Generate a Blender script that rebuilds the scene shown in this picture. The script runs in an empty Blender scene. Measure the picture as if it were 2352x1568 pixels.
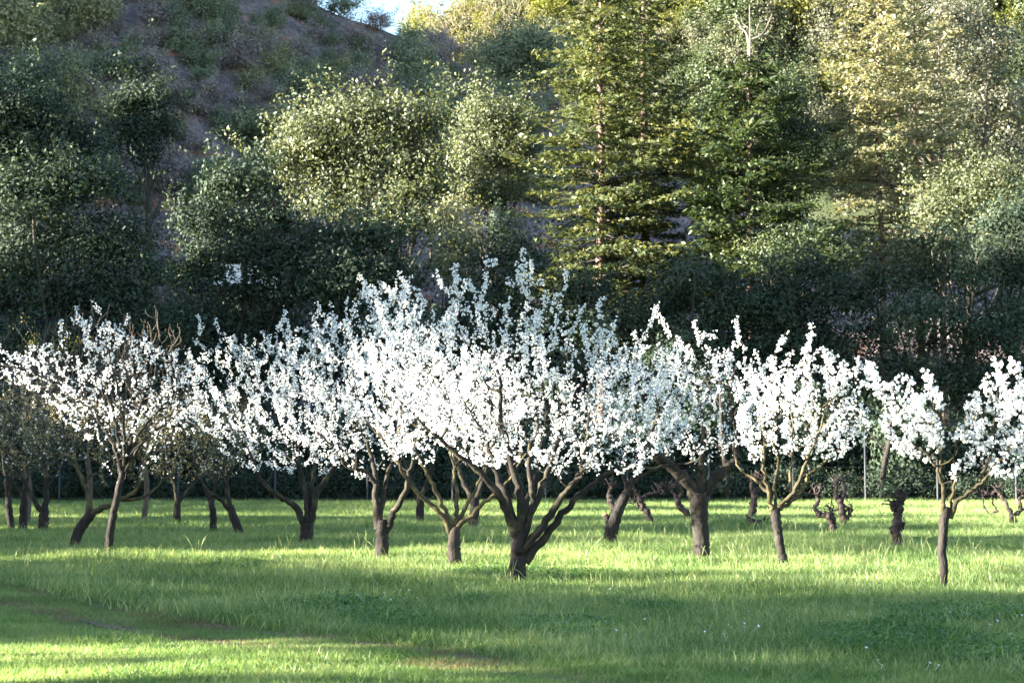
import bpy, math
import numpy as np
from mathutils import Vector

# ------------------------------------------------------------------ camera, sky, sun, exposure
scene = bpy.context.scene
COL = scene.collection
CAM_H = 1.6
F = 3920.0                      # focal length in units of a 2352 px wide frame (60 mm lens)
PITCH = math.atan(294 / F)
cam_d = bpy.data.cameras.new("camera")
cam = bpy.data.objects.new("camera", cam_d)
COL.objects.link(cam)
cam.location = (0, 0, CAM_H)
cam.rotation_euler = (math.pi / 2 + PITCH, 0, 0)
cam_d.sensor_width = 36
cam_d.lens = 60
cam_d.clip_start = 0.1
cam_d.clip_end = 4000
cam_d.dof.use_dof = True
cam_d.dof.focus_distance = 23.5
cam_d.dof.aperture_fstop = 4.0
scene.camera = cam

SUN_EL = math.radians(14.0)
SUN_AZ = (-0.985, -0.17)        # horizontal direction towards the sun
_n = math.hypot(*SUN_AZ)
SUN_AZ = (SUN_AZ[0] / _n, SUN_AZ[1] / _n)
TO_SUN = Vector((SUN_AZ[0] * math.cos(SUN_EL), SUN_AZ[1] * math.cos(SUN_EL), math.sin(SUN_EL)))
world = bpy.data.worlds.new("World")
scene.world = world
world.use_nodes = True
wn = world.node_tree
bg = wn.nodes["Background"]
sky = wn.nodes.new("ShaderNodeTexSky")
sky.sky_type = 'NISHITA'
sky.sun_disc = False
sky.sun_elevation = SUN_EL
sky.sun_rotation = math.atan2(SUN_AZ[0], SUN_AZ[1])
sky.dust_density = 0.4
sky.ozone_density = 1.7
wn.links.new(sky.outputs[0], bg.inputs[0])
bg.inputs[1].default_value = 0.05
sun_d = bpy.data.lights.new("sun", 'SUN')
sun_d.energy = 5.0
sun_d.angle = math.radians(0.5)
sun_d.color = (1.0, 0.93, 0.77)
sun = bpy.data.objects.new("sun", sun_d)
sun.rotation_euler = TO_SUN.to_track_quat('Z', 'Y').to_euler()
COL.objects.link(sun)
scene.view_settings.view_transform = 'Standard'
scene.view_settings.look = 'None'
scene.view_settings.gamma = 1
scene.view_settings.use_curve_mapping = False
scene.view_settings.exposure = 3.85
scene.cycles.use_denoising = True
scene.cycles.max_bounces = 6
scene.cycles.diffuse_bounces = 3
scene.cycles.transmission_bounces = 4
scene.cycles.transparent_max_bounces = 6
scene.cycles.caustics_reflective = False
scene.cycles.caustics_refractive = False

# ------------------------------------------------------------------ helpers
def at(px, py, Y):
    """world point on the sight line through a photo point (2352 x 1568 grid) at distance Y ahead"""
    a = (px - 1176) / F
    b = (784 - py) / F
    dy = math.cos(PITCH) - b * math.sin(PITCH)
    dz = math.sin(PITCH) + b * math.cos(PITCH)
    t = Y / dy
    return np.array([a * t, Y, CAM_H + dz * t])

def on_ground(px, py):
    b = (784 - py) / F
    dy = math.cos(PITCH) - b * math.sin(PITCH)
    dz = math.sin(PITCH) + b * math.cos(PITCH)
    t = -CAM_H / dz
    return np.array([(px - 1176) / F * t, dy * t, 0.0])

def norm(v):
    return v / np.maximum(np.linalg.norm(v, axis=-1, keepdims=True), 1e-9)

class MB:
    """collects vertex and face arrays and links them as one mesh object"""
    def __init__(s):
        s.v = []; s.f = []; s.n = 0
    def add(s, verts, faces):
        verts = np.asarray(verts, float).reshape(-1, 3)
        s.v.append(verts)
        for f in (faces if isinstance(faces, list) else [faces]):
            s.f.append(np.asarray(f, np.int32) + s.n)
        s.n += len(verts)
    def mesh(s, name, mat, smooth=False):
        me = bpy.data.meshes.new(name)
        if s.n:
            V = np.concatenate(s.v)
            tot = np.concatenate([np.full(len(f), f.shape[1], np.int32) for f in s.f])
            loops = np.concatenate([f.ravel() for f in s.f])
            me.vertices.add(len(V)); me.vertices.foreach_set("co", V.astype(np.float32).ravel())
            me.loops.add(len(loops)); me.loops.foreach_set("vertex_index", loops)
            me.polygons.add(len(tot))
            start = np.concatenate([[0], np.cumsum(tot)[:-1]]).astype(np.int32)
            me.polygons.foreach_set("loop_start", start)
            me.polygons.foreach_set("loop_total", tot)
            me.polygons.foreach_set("use_smooth", np.full(len(tot), smooth, bool))
            me.update(calc_edges=True)
        me.materials.append(mat)
        return me
    def build(s, name, mat, parent=None, smooth=False):
        return link(bpy.data.objects.new(name, s.mesh(name, mat, smooth)), parent)

def link(o, parent=None):
    COL.objects.link(o)
    if parent is not None:
        o.parent = parent
    return o

def tag(o, label=None, cat=None, group=None, kind=None):
    if label: o["label"] = label
    if cat: o["category"] = cat
    if group: o["group"] = group
    if kind: o["kind"] = kind
    return o

def empty(name, loc, label, cat, group=None):
    o = link(bpy.data.objects.new(name, None))
    o.location = loc
    o.empty_display_size = 0.2
    return tag(o, label, cat, group)

def copy_tree(o, parent=None):
    c = o.copy()
    COL.objects.link(c)
    if parent is not None:
        c.parent = parent
    for ch in list(o.children):
        copy_tree(ch, c)
    return c

def tube(mb, P, R, sides=6, rng=None, knob=0.0):
    P = np.asarray(P, float); R = np.asarray(R, float)
    if len(R) and R[-1] > 0.004:                        # close the cut end
        d = P[-1] - P[-2]
        P = np.vstack([P, P[-1] + norm(d) * R[-1] * 0.25]); R = np.append(R, R[-1] * 0.15)
    n = len(P)
    T = norm(np.gradient(P, axis=0))
    ref = np.array([0.31, 0.9, 0.2]) if abs(T[:, 2]).mean() > 0.5 else np.array([0.1, 0.2, 1.0])
    U = norm(np.cross(T, ref)); W = np.cross(T, U)
    a = np.linspace(0, 2 * math.pi, sides, endpoint=False)
    rad = R[:, None] * np.ones(sides)[None]
    if rng is not None and knob:
        rad = rad * (1 + knob * rng.uniform(-1, 1, rad.shape))
    V = P[:, None] + rad[..., None] * (np.cos(a)[None, :, None] * U[:, None] + np.sin(a)[None, :, None] * W[:, None])
    i = np.arange(n - 1)[:, None] * sides; j = np.arange(sides)[None]; k = (j + 1) % sides
    mb.add(V, np.stack([i + j, i + k, i + sides + k, i + sides + j], -1).reshape(-1, 4))

def smooth_line(P, k=4):
    """Catmull-Rom through the rows of P (extra columns such as the radius go along)"""
    P = np.asarray(P, float)
    if len(P) < 3:
        t = np.linspace(0, 1, k + 1)[:, None]
        return P[0] * (1 - t) + P[-1] * t
    Q = np.vstack([2 * P[0] - P[1], P, 2 * P[-1] - P[-2]])
    out = []
    for i in range(1, len(Q) - 2):
        for t in np.linspace(0, 1, k, endpoint=False):
            a, b, c, d = Q[i - 1], Q[i], Q[i + 1], Q[i + 2]
            out.append(0.5 * (2 * b + (c - a) * t + (2 * a - 5 * b + 4 * c - d) * t * t + (3 * b - a - 3 * c + d) * t ** 3))
    out.append(P[-1])
    return np.array(out)

def rand_dirs(rng, n):
    return norm(rng.normal(size=(n, 3)))

def leaf_quads(mb, C, N, L, W, rng, axis=None):
    """one rhombus per row: centre C, facing N, length L along a random (or given) axis, width W"""
    n = len(C)
    if axis is None:
        axis = rand_dirs(rng, n)
    A = norm(axis - N * (axis * N).sum(-1, keepdims=True)); B = np.cross(N, A)
    L = np.broadcast_to(L, (n,))[:, None] * 0.5; W = np.broadcast_to(W, (n,))[:, None] * 0.5
    V = np.stack([C - A * L, C + B * W - A * L * 0.1, C + A * L, C - B * W - A * L * 0.1], 1)
    mb.add(V, np.arange(n * 4).reshape(n, 4))

def in_poly(p, poly):
    x, y = p[:, 0], p[:, 1]
    ok = np.zeros(len(p), bool)
    j = len(poly) - 1
    for i in range(len(poly)):
        xi, yi = poly[i]; xj, yj = poly[j]
        c = ((yi > y) != (yj > y)) & (x < (xj - xi) * (y - yi) / (yj - yi + 1e-9) + xi)
        ok ^= c; j = i
    return ok

def sample_poly(rng, poly, n):
    poly = np.asarray(poly, float)
    lo, hi = poly.min(0), poly.max(0)
    out = np.zeros((0, 2))
    while len(out) < n:
        p = rng.uniform(lo, hi, (n * 2, 2))
        out = np.vstack([out, p[in_poly(p, poly)]])
    return out[:n]

_ph = np.random.default_rng(5).uniform(0, 6.28, (12, 2))
def wav(x, y, s):
    """smooth patchy field around 0, feature size about s"""
    r = 0
    for i, (a, b) in enumerate(_ph[:7]):
        th = a * 3.1
        r = r + np.sin((x * math.cos(th) + y * math.sin(th)) * (1 + 0.37 * i) / s + b + 1.3 * np.sin((x * math.sin(th) - y * math.cos(th)) / s * 0.7 + a))
    return r / 3.5

# ------------------------------------------------------------------ materials
def new_mat(name):
    m = bpy.data.materials.new(name); m.use_nodes = True
    nt = m.node_tree; nt.nodes.clear()
    return m, nt, nt.nodes.new("ShaderNodeOutputMaterial")

def nd(nt, t, **kw):
    n = nt.nodes.new(t)
    for k, v in kw.items():
        setattr(n, k, v)
    return n

def ramp(nt, stops):
    r = nt.nodes.new("ShaderNodeValToRGB")
    e = r.color_ramp.elements
    while len(e) < len(stops): e.new(0.5)
    for s, (p, c) in zip(e, stops):
        s.position = p; s.color = (*c, 1)
    return r

def noise(nt, scale, detail=4, vec=None, rough=0.55):
    n = nt.nodes.new("ShaderNodeTexNoise")
    n.inputs["Scale"].default_value = scale; n.inputs["Detail"].default_value = detail; n.inputs["Roughness"].default_value = rough
    if vec is not None: nt.links.new(vec, n.inputs["Vector"])
    return n

def leaf_mat(name, cols, trans=0.35, tcol=None, rough=0.5, patch=0.35, spec=0.3):
    m, nt, out = new_mat(name)
    g = nd(nt, "ShaderNodeNewGeometry")
    ns = noise(nt, patch, 2, g.outputs["Position"])
    add = nd(nt, "ShaderNodeMath", operation='ADD'); add.use_clamp = True
    mul = nd(nt, "ShaderNodeMath", operation='MULTIPLY_ADD'); mul.inputs[1].default_value = 1.6; mul.inputs[2].default_value = -0.8
    nt.links.new(ns.outputs[0], mul.inputs[0])
    nt.links.new(g.outputs["Random Per Island"], add.inputs[0]); nt.links.new(mul.outputs[0], add.inputs[1])
    r = ramp(nt, [(i / (len(cols) - 1), c) for i, c in enumerate(cols)])
    nt.links.new(add.outputs[0], r.inputs[0])
    p = nd(nt, "ShaderNodeBsdfPrincipled"); p.inputs["Roughness"].default_value = rough
    p.inputs["Specular IOR Level"].default_value = spec
    nt.links.new(r.outputs[0], p.inputs["Base Color"])
    t = nd(nt, "ShaderNodeBsdfTranslucent")
    mx = nd(nt, "ShaderNodeMix", data_type='RGBA', blend_type='MULTIPLY'); mx.inputs[0].default_value = 1
    mx.inputs[7].default_value = (*(tcol or (1.5, 1.4, 0.7)), 1)
    nt.links.new(r.outputs[0], mx.inputs[6]); nt.links.new(mx.outputs[2], t.inputs[0])
    s = nd(nt, "ShaderNodeMixShader"); s.inputs[0].default_value = trans
    nt.links.new(p.outputs[0], s.inputs[1]); nt.links.new(t.outputs[0], s.inputs[2]); nt.links.new(s.outputs[0], out.inputs[0])
    return m

def solid_mat(name, stops, scale=6, rough=0.85, bump=0.4, bscale=None, stretch=None, metallic=0):
    m, nt, out = new_mat(name)
    tc = nd(nt, "ShaderNodeTexCoord")
    vec = tc.outputs["Object"]
    if stretch:
        mp = nd(nt, "ShaderNodeMapping"); mp.inputs["Scale"].default_value = stretch
        nt.links.new(vec, mp.inputs[0]); vec = mp.outputs[0]
    ns = noise(nt, scale, 6, vec)
    r = ramp(nt, stops); nt.links.new(ns.outputs[0], r.inputs[0])
    p = nd(nt, "ShaderNodeBsdfPrincipled"); p.inputs["Roughness"].default_value = rough
    p.inputs["Metallic"].default_value = metallic
    p.inputs["Specular IOR Level"].default_value = 0.25
    nt.links.new(r.outputs[0], p.inputs["Base Color"])
    if bump:
        n2 = noise(nt, bscale or scale * 3, 6, vec)
        b = nd(nt, "ShaderNodeBump"); b.inputs["Strength"].default_value = bump; b.inputs["Distance"].default_value = 0.03
        nt.links.new(n2.outputs[0], b.inputs["Height"]); nt.links.new(b.outputs[0], p.inputs["Normal"])
    nt.links.new(p.outputs[0], out.inputs[0])
    return m

M = {}
M['bark'] = solid_mat('orchard bark', [(0.3, (0.0086, 0.0072, 0.0065)), (0.55, (0.0202, 0.0158, 0.0137)), (0.75, (0.0468, 0.0389, 0.0324))], 7, stretch=(1, 1, 0.35), bump=0.8)
M['bark_sunlit'] = solid_mat('pale sunlit trunk bark', [(0.3, (0.0144, 0.0112, 0.0096)), (0.55, (0.0400, 0.0312, 0.0248)), (0.75, (0.0960, 0.0768, 0.0600))], 8, stretch=(1, 1, 0.35), bump=0.7)  # bark lightened to stand for sunlight on the sunlit limbed tree
M['bark_base'] = solid_mat('dark rough trunk base', [(0.3, (0.007, 0.006, 0.0055)), (0.6, (0.018, 0.0145, 0.013)), (0.8, (0.045, 0.036, 0.032))], 10, bump=0.9)
M['bark_red'] = solid_mat('reddish bare trunk base', [(0.3, (0.05, 0.03, 0.022)), (0.6, (0.12, 0.065, 0.042)), (0.8, (0.2, 0.12, 0.085))], 10, bump=0.9)
M['limb'] = solid_mat('lichened limb bark', [(0.3, (0.0083, 0.0067, 0.0060)), (0.52, (0.0195, 0.0158, 0.0120)), (0.70, (0.0638, 0.0525, 0.0248))], 6, bump=0.7)
M['limb_yellow'] = solid_mat('yellow lichened and sunlit limb bark', [(0.3, (0.0210, 0.0175, 0.0126)), (0.5, (0.0525, 0.0420, 0.0210)), (0.7, (0.1190, 0.0945, 0.0385))], 6, bump=0.7)  # lichen yellow; also stands in for sunlight on the young tree's limbs
M['twig'] = solid_mat('twig bark', [(0.3, (0.014, 0.011, 0.009)), (0.7, (0.04, 0.033, 0.022))], 4, bump=0)
M['twig_tan'] = solid_mat('tan bare twig', [(0.3, (0.0450, 0.0336, 0.0252)), (0.7, (0.0960, 0.0750, 0.0588))], 4, bump=0)
M['cut'] = solid_mat('fresh orange cut wood', [(0.3, (0.45, 0.16, 0.07)), (0.7, (0.6, 0.3, 0.15))], 12, bump=0.2)
M['twig_pale'] = solid_mat('pale bare twig', [(0.3, (0.0780, 0.0660, 0.0420)), (0.7, (0.1440, 0.1200, 0.0720))], 2, bump=0)
M['vine'] = solid_mat('old vine bark', [(0.3, (0.015, 0.010, 0.0095)), (0.55, (0.04, 0.027, 0.026)), (0.75, (0.09, 0.068, 0.064))], 9, stretch=(1, 1, 0.4), bump=1)
M['redwood_bark'] = solid_mat('conifer bark', [(0.3, (0.0550, 0.0358, 0.0275)), (0.55, (0.1210, 0.0825, 0.0660)), (0.75, (0.2310, 0.1870, 0.1595))], 2, stretch=(1, 1, 0.25), bump=0.6)
M['deadwood'] = solid_mat('bleached dead wood', [(0.3, (0.14, 0.12, 0.10)), (0.7, (0.28, 0.25, 0.22))], 3, bump=0.2)
M['oak_bark'] = solid_mat('oak bark', [(0.3, (0.02, 0.017, 0.015)), (0.7, (0.075, 0.062, 0.052))], 3, bump=0.5)
M['blossom'] = leaf_mat('white blossom petals', [(0.66, 0.66, 0.64), (0.76, 0.76, 0.75), (0.82, 0.82, 0.82)], trans=0.35, tcol=(1, 1, 1), rough=0.7, spec=0.1)
M['bud'] = leaf_mat('olive opening buds', [(0.13, 0.115, 0.065), (0.24, 0.21, 0.12), (0.40, 0.35, 0.21)], trans=0.3, rough=0.7)
M['oak_dark'] = leaf_mat('shade darkened evergreen leaves', [(0.016, 0.026, 0.018), (0.029, 0.045, 0.031), (0.052, 0.072, 0.048)], trans=0.2, rough=0.6, spec=0.12)  # leaf colour darkened and cooled for trees standing in shade
M['oak_lit'] = leaf_mat('sunlit grey green oak leaves', [(0.066, 0.08, 0.042), (0.092, 0.106, 0.056), (0.122, 0.134, 0.07)], trans=0.28, rough=0.5, spec=0.3)  # lighter leaf colour for the crowns in sunlight
M['redwood'] = leaf_mat('redwood needles', [(0.038, 0.055, 0.025), (0.075, 0.094, 0.04), (0.145, 0.148, 0.062)], trans=0.3)
M['fir_dark'] = leaf_mat('fir needles', [(0.018, 0.034, 0.017), (0.034, 0.054, 0.023), (0.068, 0.084, 0.03)], trans=0.3)
M['pale_needles'] = leaf_mat('pale yellowing sunlit needles', [(0.12, 0.13, 0.078), (0.20, 0.198, 0.125), (0.30, 0.275, 0.185)], trans=0.35)  # yellowing needles, lightened further so they read as sunlit
M['rust'] = leaf_mat('rusty needles', [(0.20, 0.12, 0.05), (0.3, 0.18, 0.08)], trans=0.3)
M['eucalyptus'] = leaf_mat('silvery leaves', [(0.05, 0.062, 0.037), (0.10, 0.105, 0.068), (0.22, 0.20, 0.16)], trans=0.2, rough=0.4, spec=0.4)
M['yellow_green'] = leaf_mat('fresh yellow green leaves', [(0.09, 0.11, 0.022), (0.155, 0.165, 0.036), (0.23, 0.22, 0.055)], trans=0.35)
M['far_green'] = leaf_mat('far tree leaves', [(0.035, 0.055, 0.027), (0.065, 0.088, 0.042), (0.105, 0.125, 0.056)], trans=0.3)
M['far_grey'] = leaf_mat('far grey green leaves', [(0.06, 0.068, 0.046), (0.105, 0.11, 0.073), (0.155, 0.15, 0.10)], trans=0.3)
M['scrub_green'] = leaf_mat('chaparral leaves', [(0.065, 0.09, 0.06), (0.125, 0.155, 0.095), (0.20, 0.225, 0.13)], trans=0.2)
M['scrub_mauve'] = leaf_mat('mauve brown scrub', [(0.11, 0.09, 0.095), (0.19, 0.16, 0.165), (0.27, 0.225, 0.22)], trans=0.15)
M['scrub_olive'] = leaf_mat('olive scrub leaves', [(0.11, 0.12, 0.06), (0.18, 0.185, 0.095), (0.25, 0.245, 0.13)], trans=0.2)
M['rust_leaf'] = leaf_mat('orange dry leaves', [(0.25, 0.09, 0.04), (0.4, 0.2, 0.08)], trans=0.3)
M['grass'] = leaf_mat('grass blades', [(0.065, 0.13, 0.035), (0.15, 0.24, 0.075), (0.34, 0.385, 0.19)], trans=0.5, tcol=(1.35, 1.2, 0.75), rough=0.45, patch=0.5)
M['short_grass'] = leaf_mat('short mown grass', [(0.07, 0.145, 0.035), (0.14, 0.235, 0.065), (0.28, 0.33, 0.14)], trans=0.45, tcol=(1.35, 1.2, 0.75), patch=0.8)
M['dry_grass'] = leaf_mat('dry tan grass', [(0.10, 0.085, 0.04), (0.17, 0.13, 0.07), (0.24, 0.17, 0.10)], trans=0.3, patch=0.8)
M['clover'] = leaf_mat('dark clover leaves', [(0.04, 0.10, 0.025), (0.075, 0.155, 0.042), (0.14, 0.22, 0.07)], trans=0.4, tcol=(1.4, 1.5, 0.6), patch=0.9)
M['stalk'] = leaf_mat('pale seed stalks', [(0.14, 0.2, 0.07), (0.26, 0.29, 0.13)], trans=0.4)
M['daisy'] = leaf_mat('daisy petals', [(0.8, 0.8, 0.8), (0.85, 0.85, 0.85)], trans=0.2, tcol=(1, 1, 1))
M['soil_field'] = solid_mat('field soil under grass', [(0.3, (0.035, 0.075, 0.02)), (0.6, (0.055, 0.105, 0.03)), (0.8, (0.09, 0.10, 0.045))], 1.5, bump=0.5, bscale=20)
M['track'] = solid_mat('bare track soil', [(0.3, (0.07, 0.045, 0.028)), (0.55, (0.115, 0.078, 0.052)), (0.75, (0.18, 0.14, 0.105))], 3, bump=0.6, bscale=30)
M['steel'] = solid_mat('galvanised post', [(0.3, (0.0176, 0.0200, 0.0256)), (0.7, (0.0320, 0.0360, 0.0456))], 8, rough=0.5, bump=0.05)
M['house_white'] = solid_mat('white painted boards', [(0.3, (0.76, 0.76, 0.76)), (0.7, (0.82, 0.82, 0.82))], 2, bump=0.05, rough=0.6)
M['house_roof'] = solid_mat('brown shingle roof', [(0.3, (0.10, 0.075, 0.06)), (0.7, (0.17, 0.13, 0.10))], 3, bump=0.3)
M['window'] = solid_mat('dark window', [(0.3, (0.03, 0.035, 0.04)), (0.7, (0.05, 0.055, 0.06))], 1, rough=0.1, bump=0)

def hill_mat():
    m, nt, out = new_mat('chaparral hillside ground')
    tc = nd(nt, "ShaderNodeTexCoord")
    a = noise(nt, 0.22, 8, tc.outputs["Object"], 0.7)
    r = ramp(nt, [(0.30, (0.075, 0.08, 0.055)), (0.45, (0.15, 0.12, 0.125)), (0.57, (0.21, 0.165, 0.17)), (0.63, (0.34, 0.15, 0.095)), (0.8, (0.28, 0.22, 0.20))])
    nt.links.new(a.outputs[0], r.inputs[0])
    b = noise(nt, 1.6, 8, tc.outputs["Object"], 0.7)
    r2 = ramp(nt, [(0.3, (0.45, 0.45, 0.45)), (0.7, (1.4, 1.4, 1.4))]); nt.links.new(b.outputs[0], r2.inputs[0])
    mx = nd(nt, "ShaderNodeMix", data_type='RGBA', blend_type='MULTIPLY'); mx.inputs[0].default_value = 1
    nt.links.new(r.outputs[0], mx.inputs[6]); nt.links.new(r2.outputs[0], mx.inputs[7])
    p = nd(nt, "ShaderNodeBsdfPrincipled"); p.inputs["Roughness"].default_value = 0.95; p.inputs["Specular IOR Level"].default_value = 0.1
    nt.links.new(mx.outputs[2], p.inputs["Base Color"])
    bp = nd(nt, "ShaderNodeBump"); bp.inputs["Strength"].default_value = 1; bp.inputs["Distance"].default_value = 0.5
    nt.links.new(b.outputs[0], bp.inputs["Height"]); nt.links.new(bp.outputs[0], p.inputs["Normal"])
    nt.links.new(p.outputs[0], out.inputs[0])
    return m
M['hill'] = hill_mat()
M['far_hill'] = solid_mat('far grassy hillside', [(0.3, (0.035, 0.048, 0.02)), (0.55, (0.06, 0.07, 0.032)), (0.75, (0.085, 0.08, 0.05))], 0.12, bump=0.5, bscale=0.4)

# ------------------------------------------------------------------ ground and hills
def gz(x, y):
    x = np.asarray(x, float); y = np.asarray(y, float)
    return 0.035 * wav(x, y, 2.6) * np.clip((y - 9) / 6, 0, 1)

def grid_sheet(name, xs, ys, zf, mat, smooth=True):
    X, Y = np.meshgrid(xs, ys)
    Z = zf(X, Y)
    mb = MB()
    nx = len(xs)
    i = np.arange(len(ys) - 1)[:, None] * nx; j = np.arange(nx - 1)[None]
    mb.add(np.stack([X, Y, Z], -1), np.stack([i + j, i + j + 1, i + nx + j + 1, i + nx + j], -1).reshape(-1, 4))
    return mb.build(name, mat, smooth=smooth)

gx = np.concatenate([[-600, -250, -120, -60], np.arange(-36, 36.1, 0.6), [60, 120, 250, 600]])
gy = np.concatenate([[-300, -60, -15], np.arange(0, 95, 0.6), [130, 250, 600]])
o = grid_sheet('ground', gx, gy, lambda x, y: gz(x, y) * (np.abs(x) < 37) * (y < 96), M['soil_field'])
tag(o, kind='structure')

HX = np.array([-160, -100, -70, -50, -33, -18.7, -12, -5.6, 3.6, 15.7, 30, 60, 110])
HZ = np.array([95, 88, 78, 67, 60, 52.0, 49.6, 47.6, 43.0, 36.0, 30, 24, 18])
def hill_z(x, y):
    x = np.asarray(x, float); y = np.asarray(y, float)
    zr = np.interp(x, HX, HZ)
    y0 = np.interp(x, [-100, -75, -58, -40, -20, 40], [45, 58, 76, 95, 102, 104])
    yr = 190.0
    t = np.clip((y - y0) / (yr - y0), 0, 1)
    prof = np.where(t < 0.5, 0.5 * (2 * t) ** 1.25, 1 - 0.5 * (2 * (1 - t)) ** 1.1)
    z = zr * prof
    b = np.clip((y - yr) / 70, 0, 1)
    z = z * (1 - b * b * (3 - 2 * b))
    z = z + np.clip(t * 6, 0, 1) * (0.9 * wav(x, y, 9) + 0.5 * wav(x + 31, y - 8, 3.5)) * (1 - b)
    z = z + np.where(y > y0, 0, 0.6) * 0 + 22 * np.exp(-((x + 66) / 12) ** 2 - ((y - 77) / 8.5) ** 2)      # unseen knoll added on the left to shade the dark evergreens
    # cut benches across the face
    for zc in (12.5, 36.5):
        z = z + 1.1 * np.exp(-((z - zc) / 1.3) ** 2) * np.sign(zc - z) * 0.8
    return np.where((y < y0) & (x > -47), -0.6, z - 0.25)
o = grid_sheet('hillside', np.arange(-160, 111, 1.5), np.arange(44, 262, 1.5), hill_z, M['hill'])
tag(o, kind='structure')

FX = np.array([-300, -120, -60, -24, -10, 10, 40, 100, 200, 400])
FZ = np.array([20, 30, 55, 86, 93, 108, 122, 135, 150, 160])
def far_z(x, y):
    x = np.asarray(x, float); y = np.asarray(y, float)
    zr = np.interp(x, FX, FZ)
    t = np.clip((y - 235) / 110, 0, 1)
    b = np.clip((y - 345) / 150, 0, 1)
    return zr * (0.5 - 0.5 * np.cos(math.pi * t)) * (1 - 0.5 * b) + 1.6 * wav(x, y, 22) * t - 1.0
o = grid_sheet('far_hill', np.arange(-300, 401, 5.0), np.arange(230, 500, 5.0), far_z, M['far_hill'])
tag(o, kind='structure')

# the worn track: two broken ruts of bare soil
def rut(pts, w, seed):
    rng = np.random.default_rng(seed)
    P = smooth_line([on_ground(*p)[:2] for p in pts], 10)
    T = np.gradient(P, axis=0); T = T / np.linalg.norm(T, axis=1, keepdims=True)
    Nn = np.stack([-T[:, 1], T[:, 0]], 1)
    k = len(P)
    wl = w * (0.55 + 0.45 * rng.uniform(0, 1, k)); wr = w * (0.55 + 0.45 * rng.uniform(0, 1, k))
    br = np.clip(0.55 + 0.75 * np.sin(np.arange(k) * 0.55 + seed) + rng.uniform(-0.35, 0.35, k), 0.22, 1)
    wl *= br; wr *= br
    wl[[0, -1]] = wr[[0, -1]] = 0.02
    L = P + Nn * wl[:, None]; R = P - Nn * wr[:, None]
    V = np.stack([L, P, R], 1).reshape(-1, 2)
    V = np.column_stack([V, gz(V[:, 0], V[:, 1]) + 0.012])
    mb = MB(); i = np.arange(k - 1)[:, None] * 3; j = np.arange(2)[None]
    mb.add(V, np.stack([i + j, i + j + 1, i + 3 + j + 1, i + 3 + j], -1).reshape(-1, 4))
    return tag(mb.build('dirt_track', M['track']), kind='structure'), P
RUTS = []
for pts, w, s in (([(-250, 1345), (0, 1386), (200, 1424), (420, 1462), (620, 1492)], 0.11, 1),
                  ([(-250, 1318), (0, 1349), (220, 1388), (425, 1424), (560, 1441), (750, 1464), (930, 1488), (1130, 1512)], 0.11, 2),
                  ([(1010, 1525), (1150, 1540), (1300, 1556), (1450, 1572)], 0.08, 3)):
    RUTS.append(rut(pts, w, s)[1])

# ------------------------------------------------------------------ generic trees of the background
def broadleaf_mesh(seed, H, W, base, leaf, nclump, per, mat, D=None, spiky=0.4, lobes=None, core=0.55, fine=1.0, front=False):
    """crown of leaf clumps on an uneven set of lobes; returns crown mesh and clump centres"""
    rng = np.random.default_rng(seed)
    D = D or W
    if lobes is None:
        lobes = [(0, 0, (H + base) / 2, W * 0.36, D * 0.36, (H - base) * 0.46)]
        for k in range(7):
            a = k * 0.9 + rng.uniform(0, 1); r = rng.uniform(0.2, 0.3)
            lobes.append((W * r * math.cos(a), D * r * math.sin(a), base + (H - base) * rng.uniform(0.3, 0.76), W * rng.uniform(0.17, 0.25), D * rng.uniform(0.17, 0.25), (H - base) * rng.uniform(0.18, 0.26)))
    lobes = np.array(lobes, float)
    pr = (lobes[:, 3] * lobes[:, 4] * lobes[:, 5]) ** 0.66
    pick = rng.choice(len(lobes), nclump, p=pr / pr.sum())
    dirs = rand_dirs(rng, nclump); dirs[:, 2] = np.where(dirs[:, 2] < -0.5, -dirs[:, 2] * 0.6, dirs[:, 2])
    rr = core + (1 - core) * rng.uniform(0, 1, nclump) ** 0.6
    lc = lobes[pick]
    C = lc[:, :3] + dirs * rr[:, None] * lc[:, 3:6]
    if front:
        dirs[:, 1] = np.where(dirs[:, 1] > 0.35, -dirs[:, 1], dirs[:, 1])
    rad = leaf * rng.uniform(2.2, 5.6, nclump)
    far_out = rng.uniform(0, 1, nclump) < 0.10            # loose sprays that break the outline
    C = C + dirs * np.where(far_out, rad * rng.uniform(0.4, 1.1, nclump), 0)[:, None]
    cnt = np.maximum(4, (per * rng.uniform(0.45, 1.5, nclump))).astype(int)
    idx = np.repeat(np.arange(nclump), cnt); n = len(idx)
    q = rand_dirs(rng, n) * (rng.uniform(0, 1, n) ** 0.45)[:, None]
    up = norm(dirs + np.array([0, 0, 0.8]))
    spike = (rng.uniform(0, 1, nclump) < spiky)
    plume = np.where(rng.uniform(0, 1, nclump) < 0.3, 2.0, 1.0)
    ax = up[idx] * np.where(spike[idx], rng.uniform(0, 1.1, n) * plume[idx], 0)[:, None]
    P = C[idx] + (q * np.where(spike[idx], 0.62 / plume[idx] ** 0.6, 1.0)[:, None] * np.array([1, 1, 0.75]) + ax) * rad[idx][:, None]
    N = norm(q * 0.8 + dirs[idx] * 0.5 + rand_dirs(rng, n) * 0.7 + np.array([0, 0, 0.25]))
    mb = MB()
    s = leaf * fine * rng.uniform(0.6, 1.4, n)
    leaf_quads(mb, P, N, s, s * 0.5, rng)
    return mb.mesh('foliage', mat), C, lobes

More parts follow.
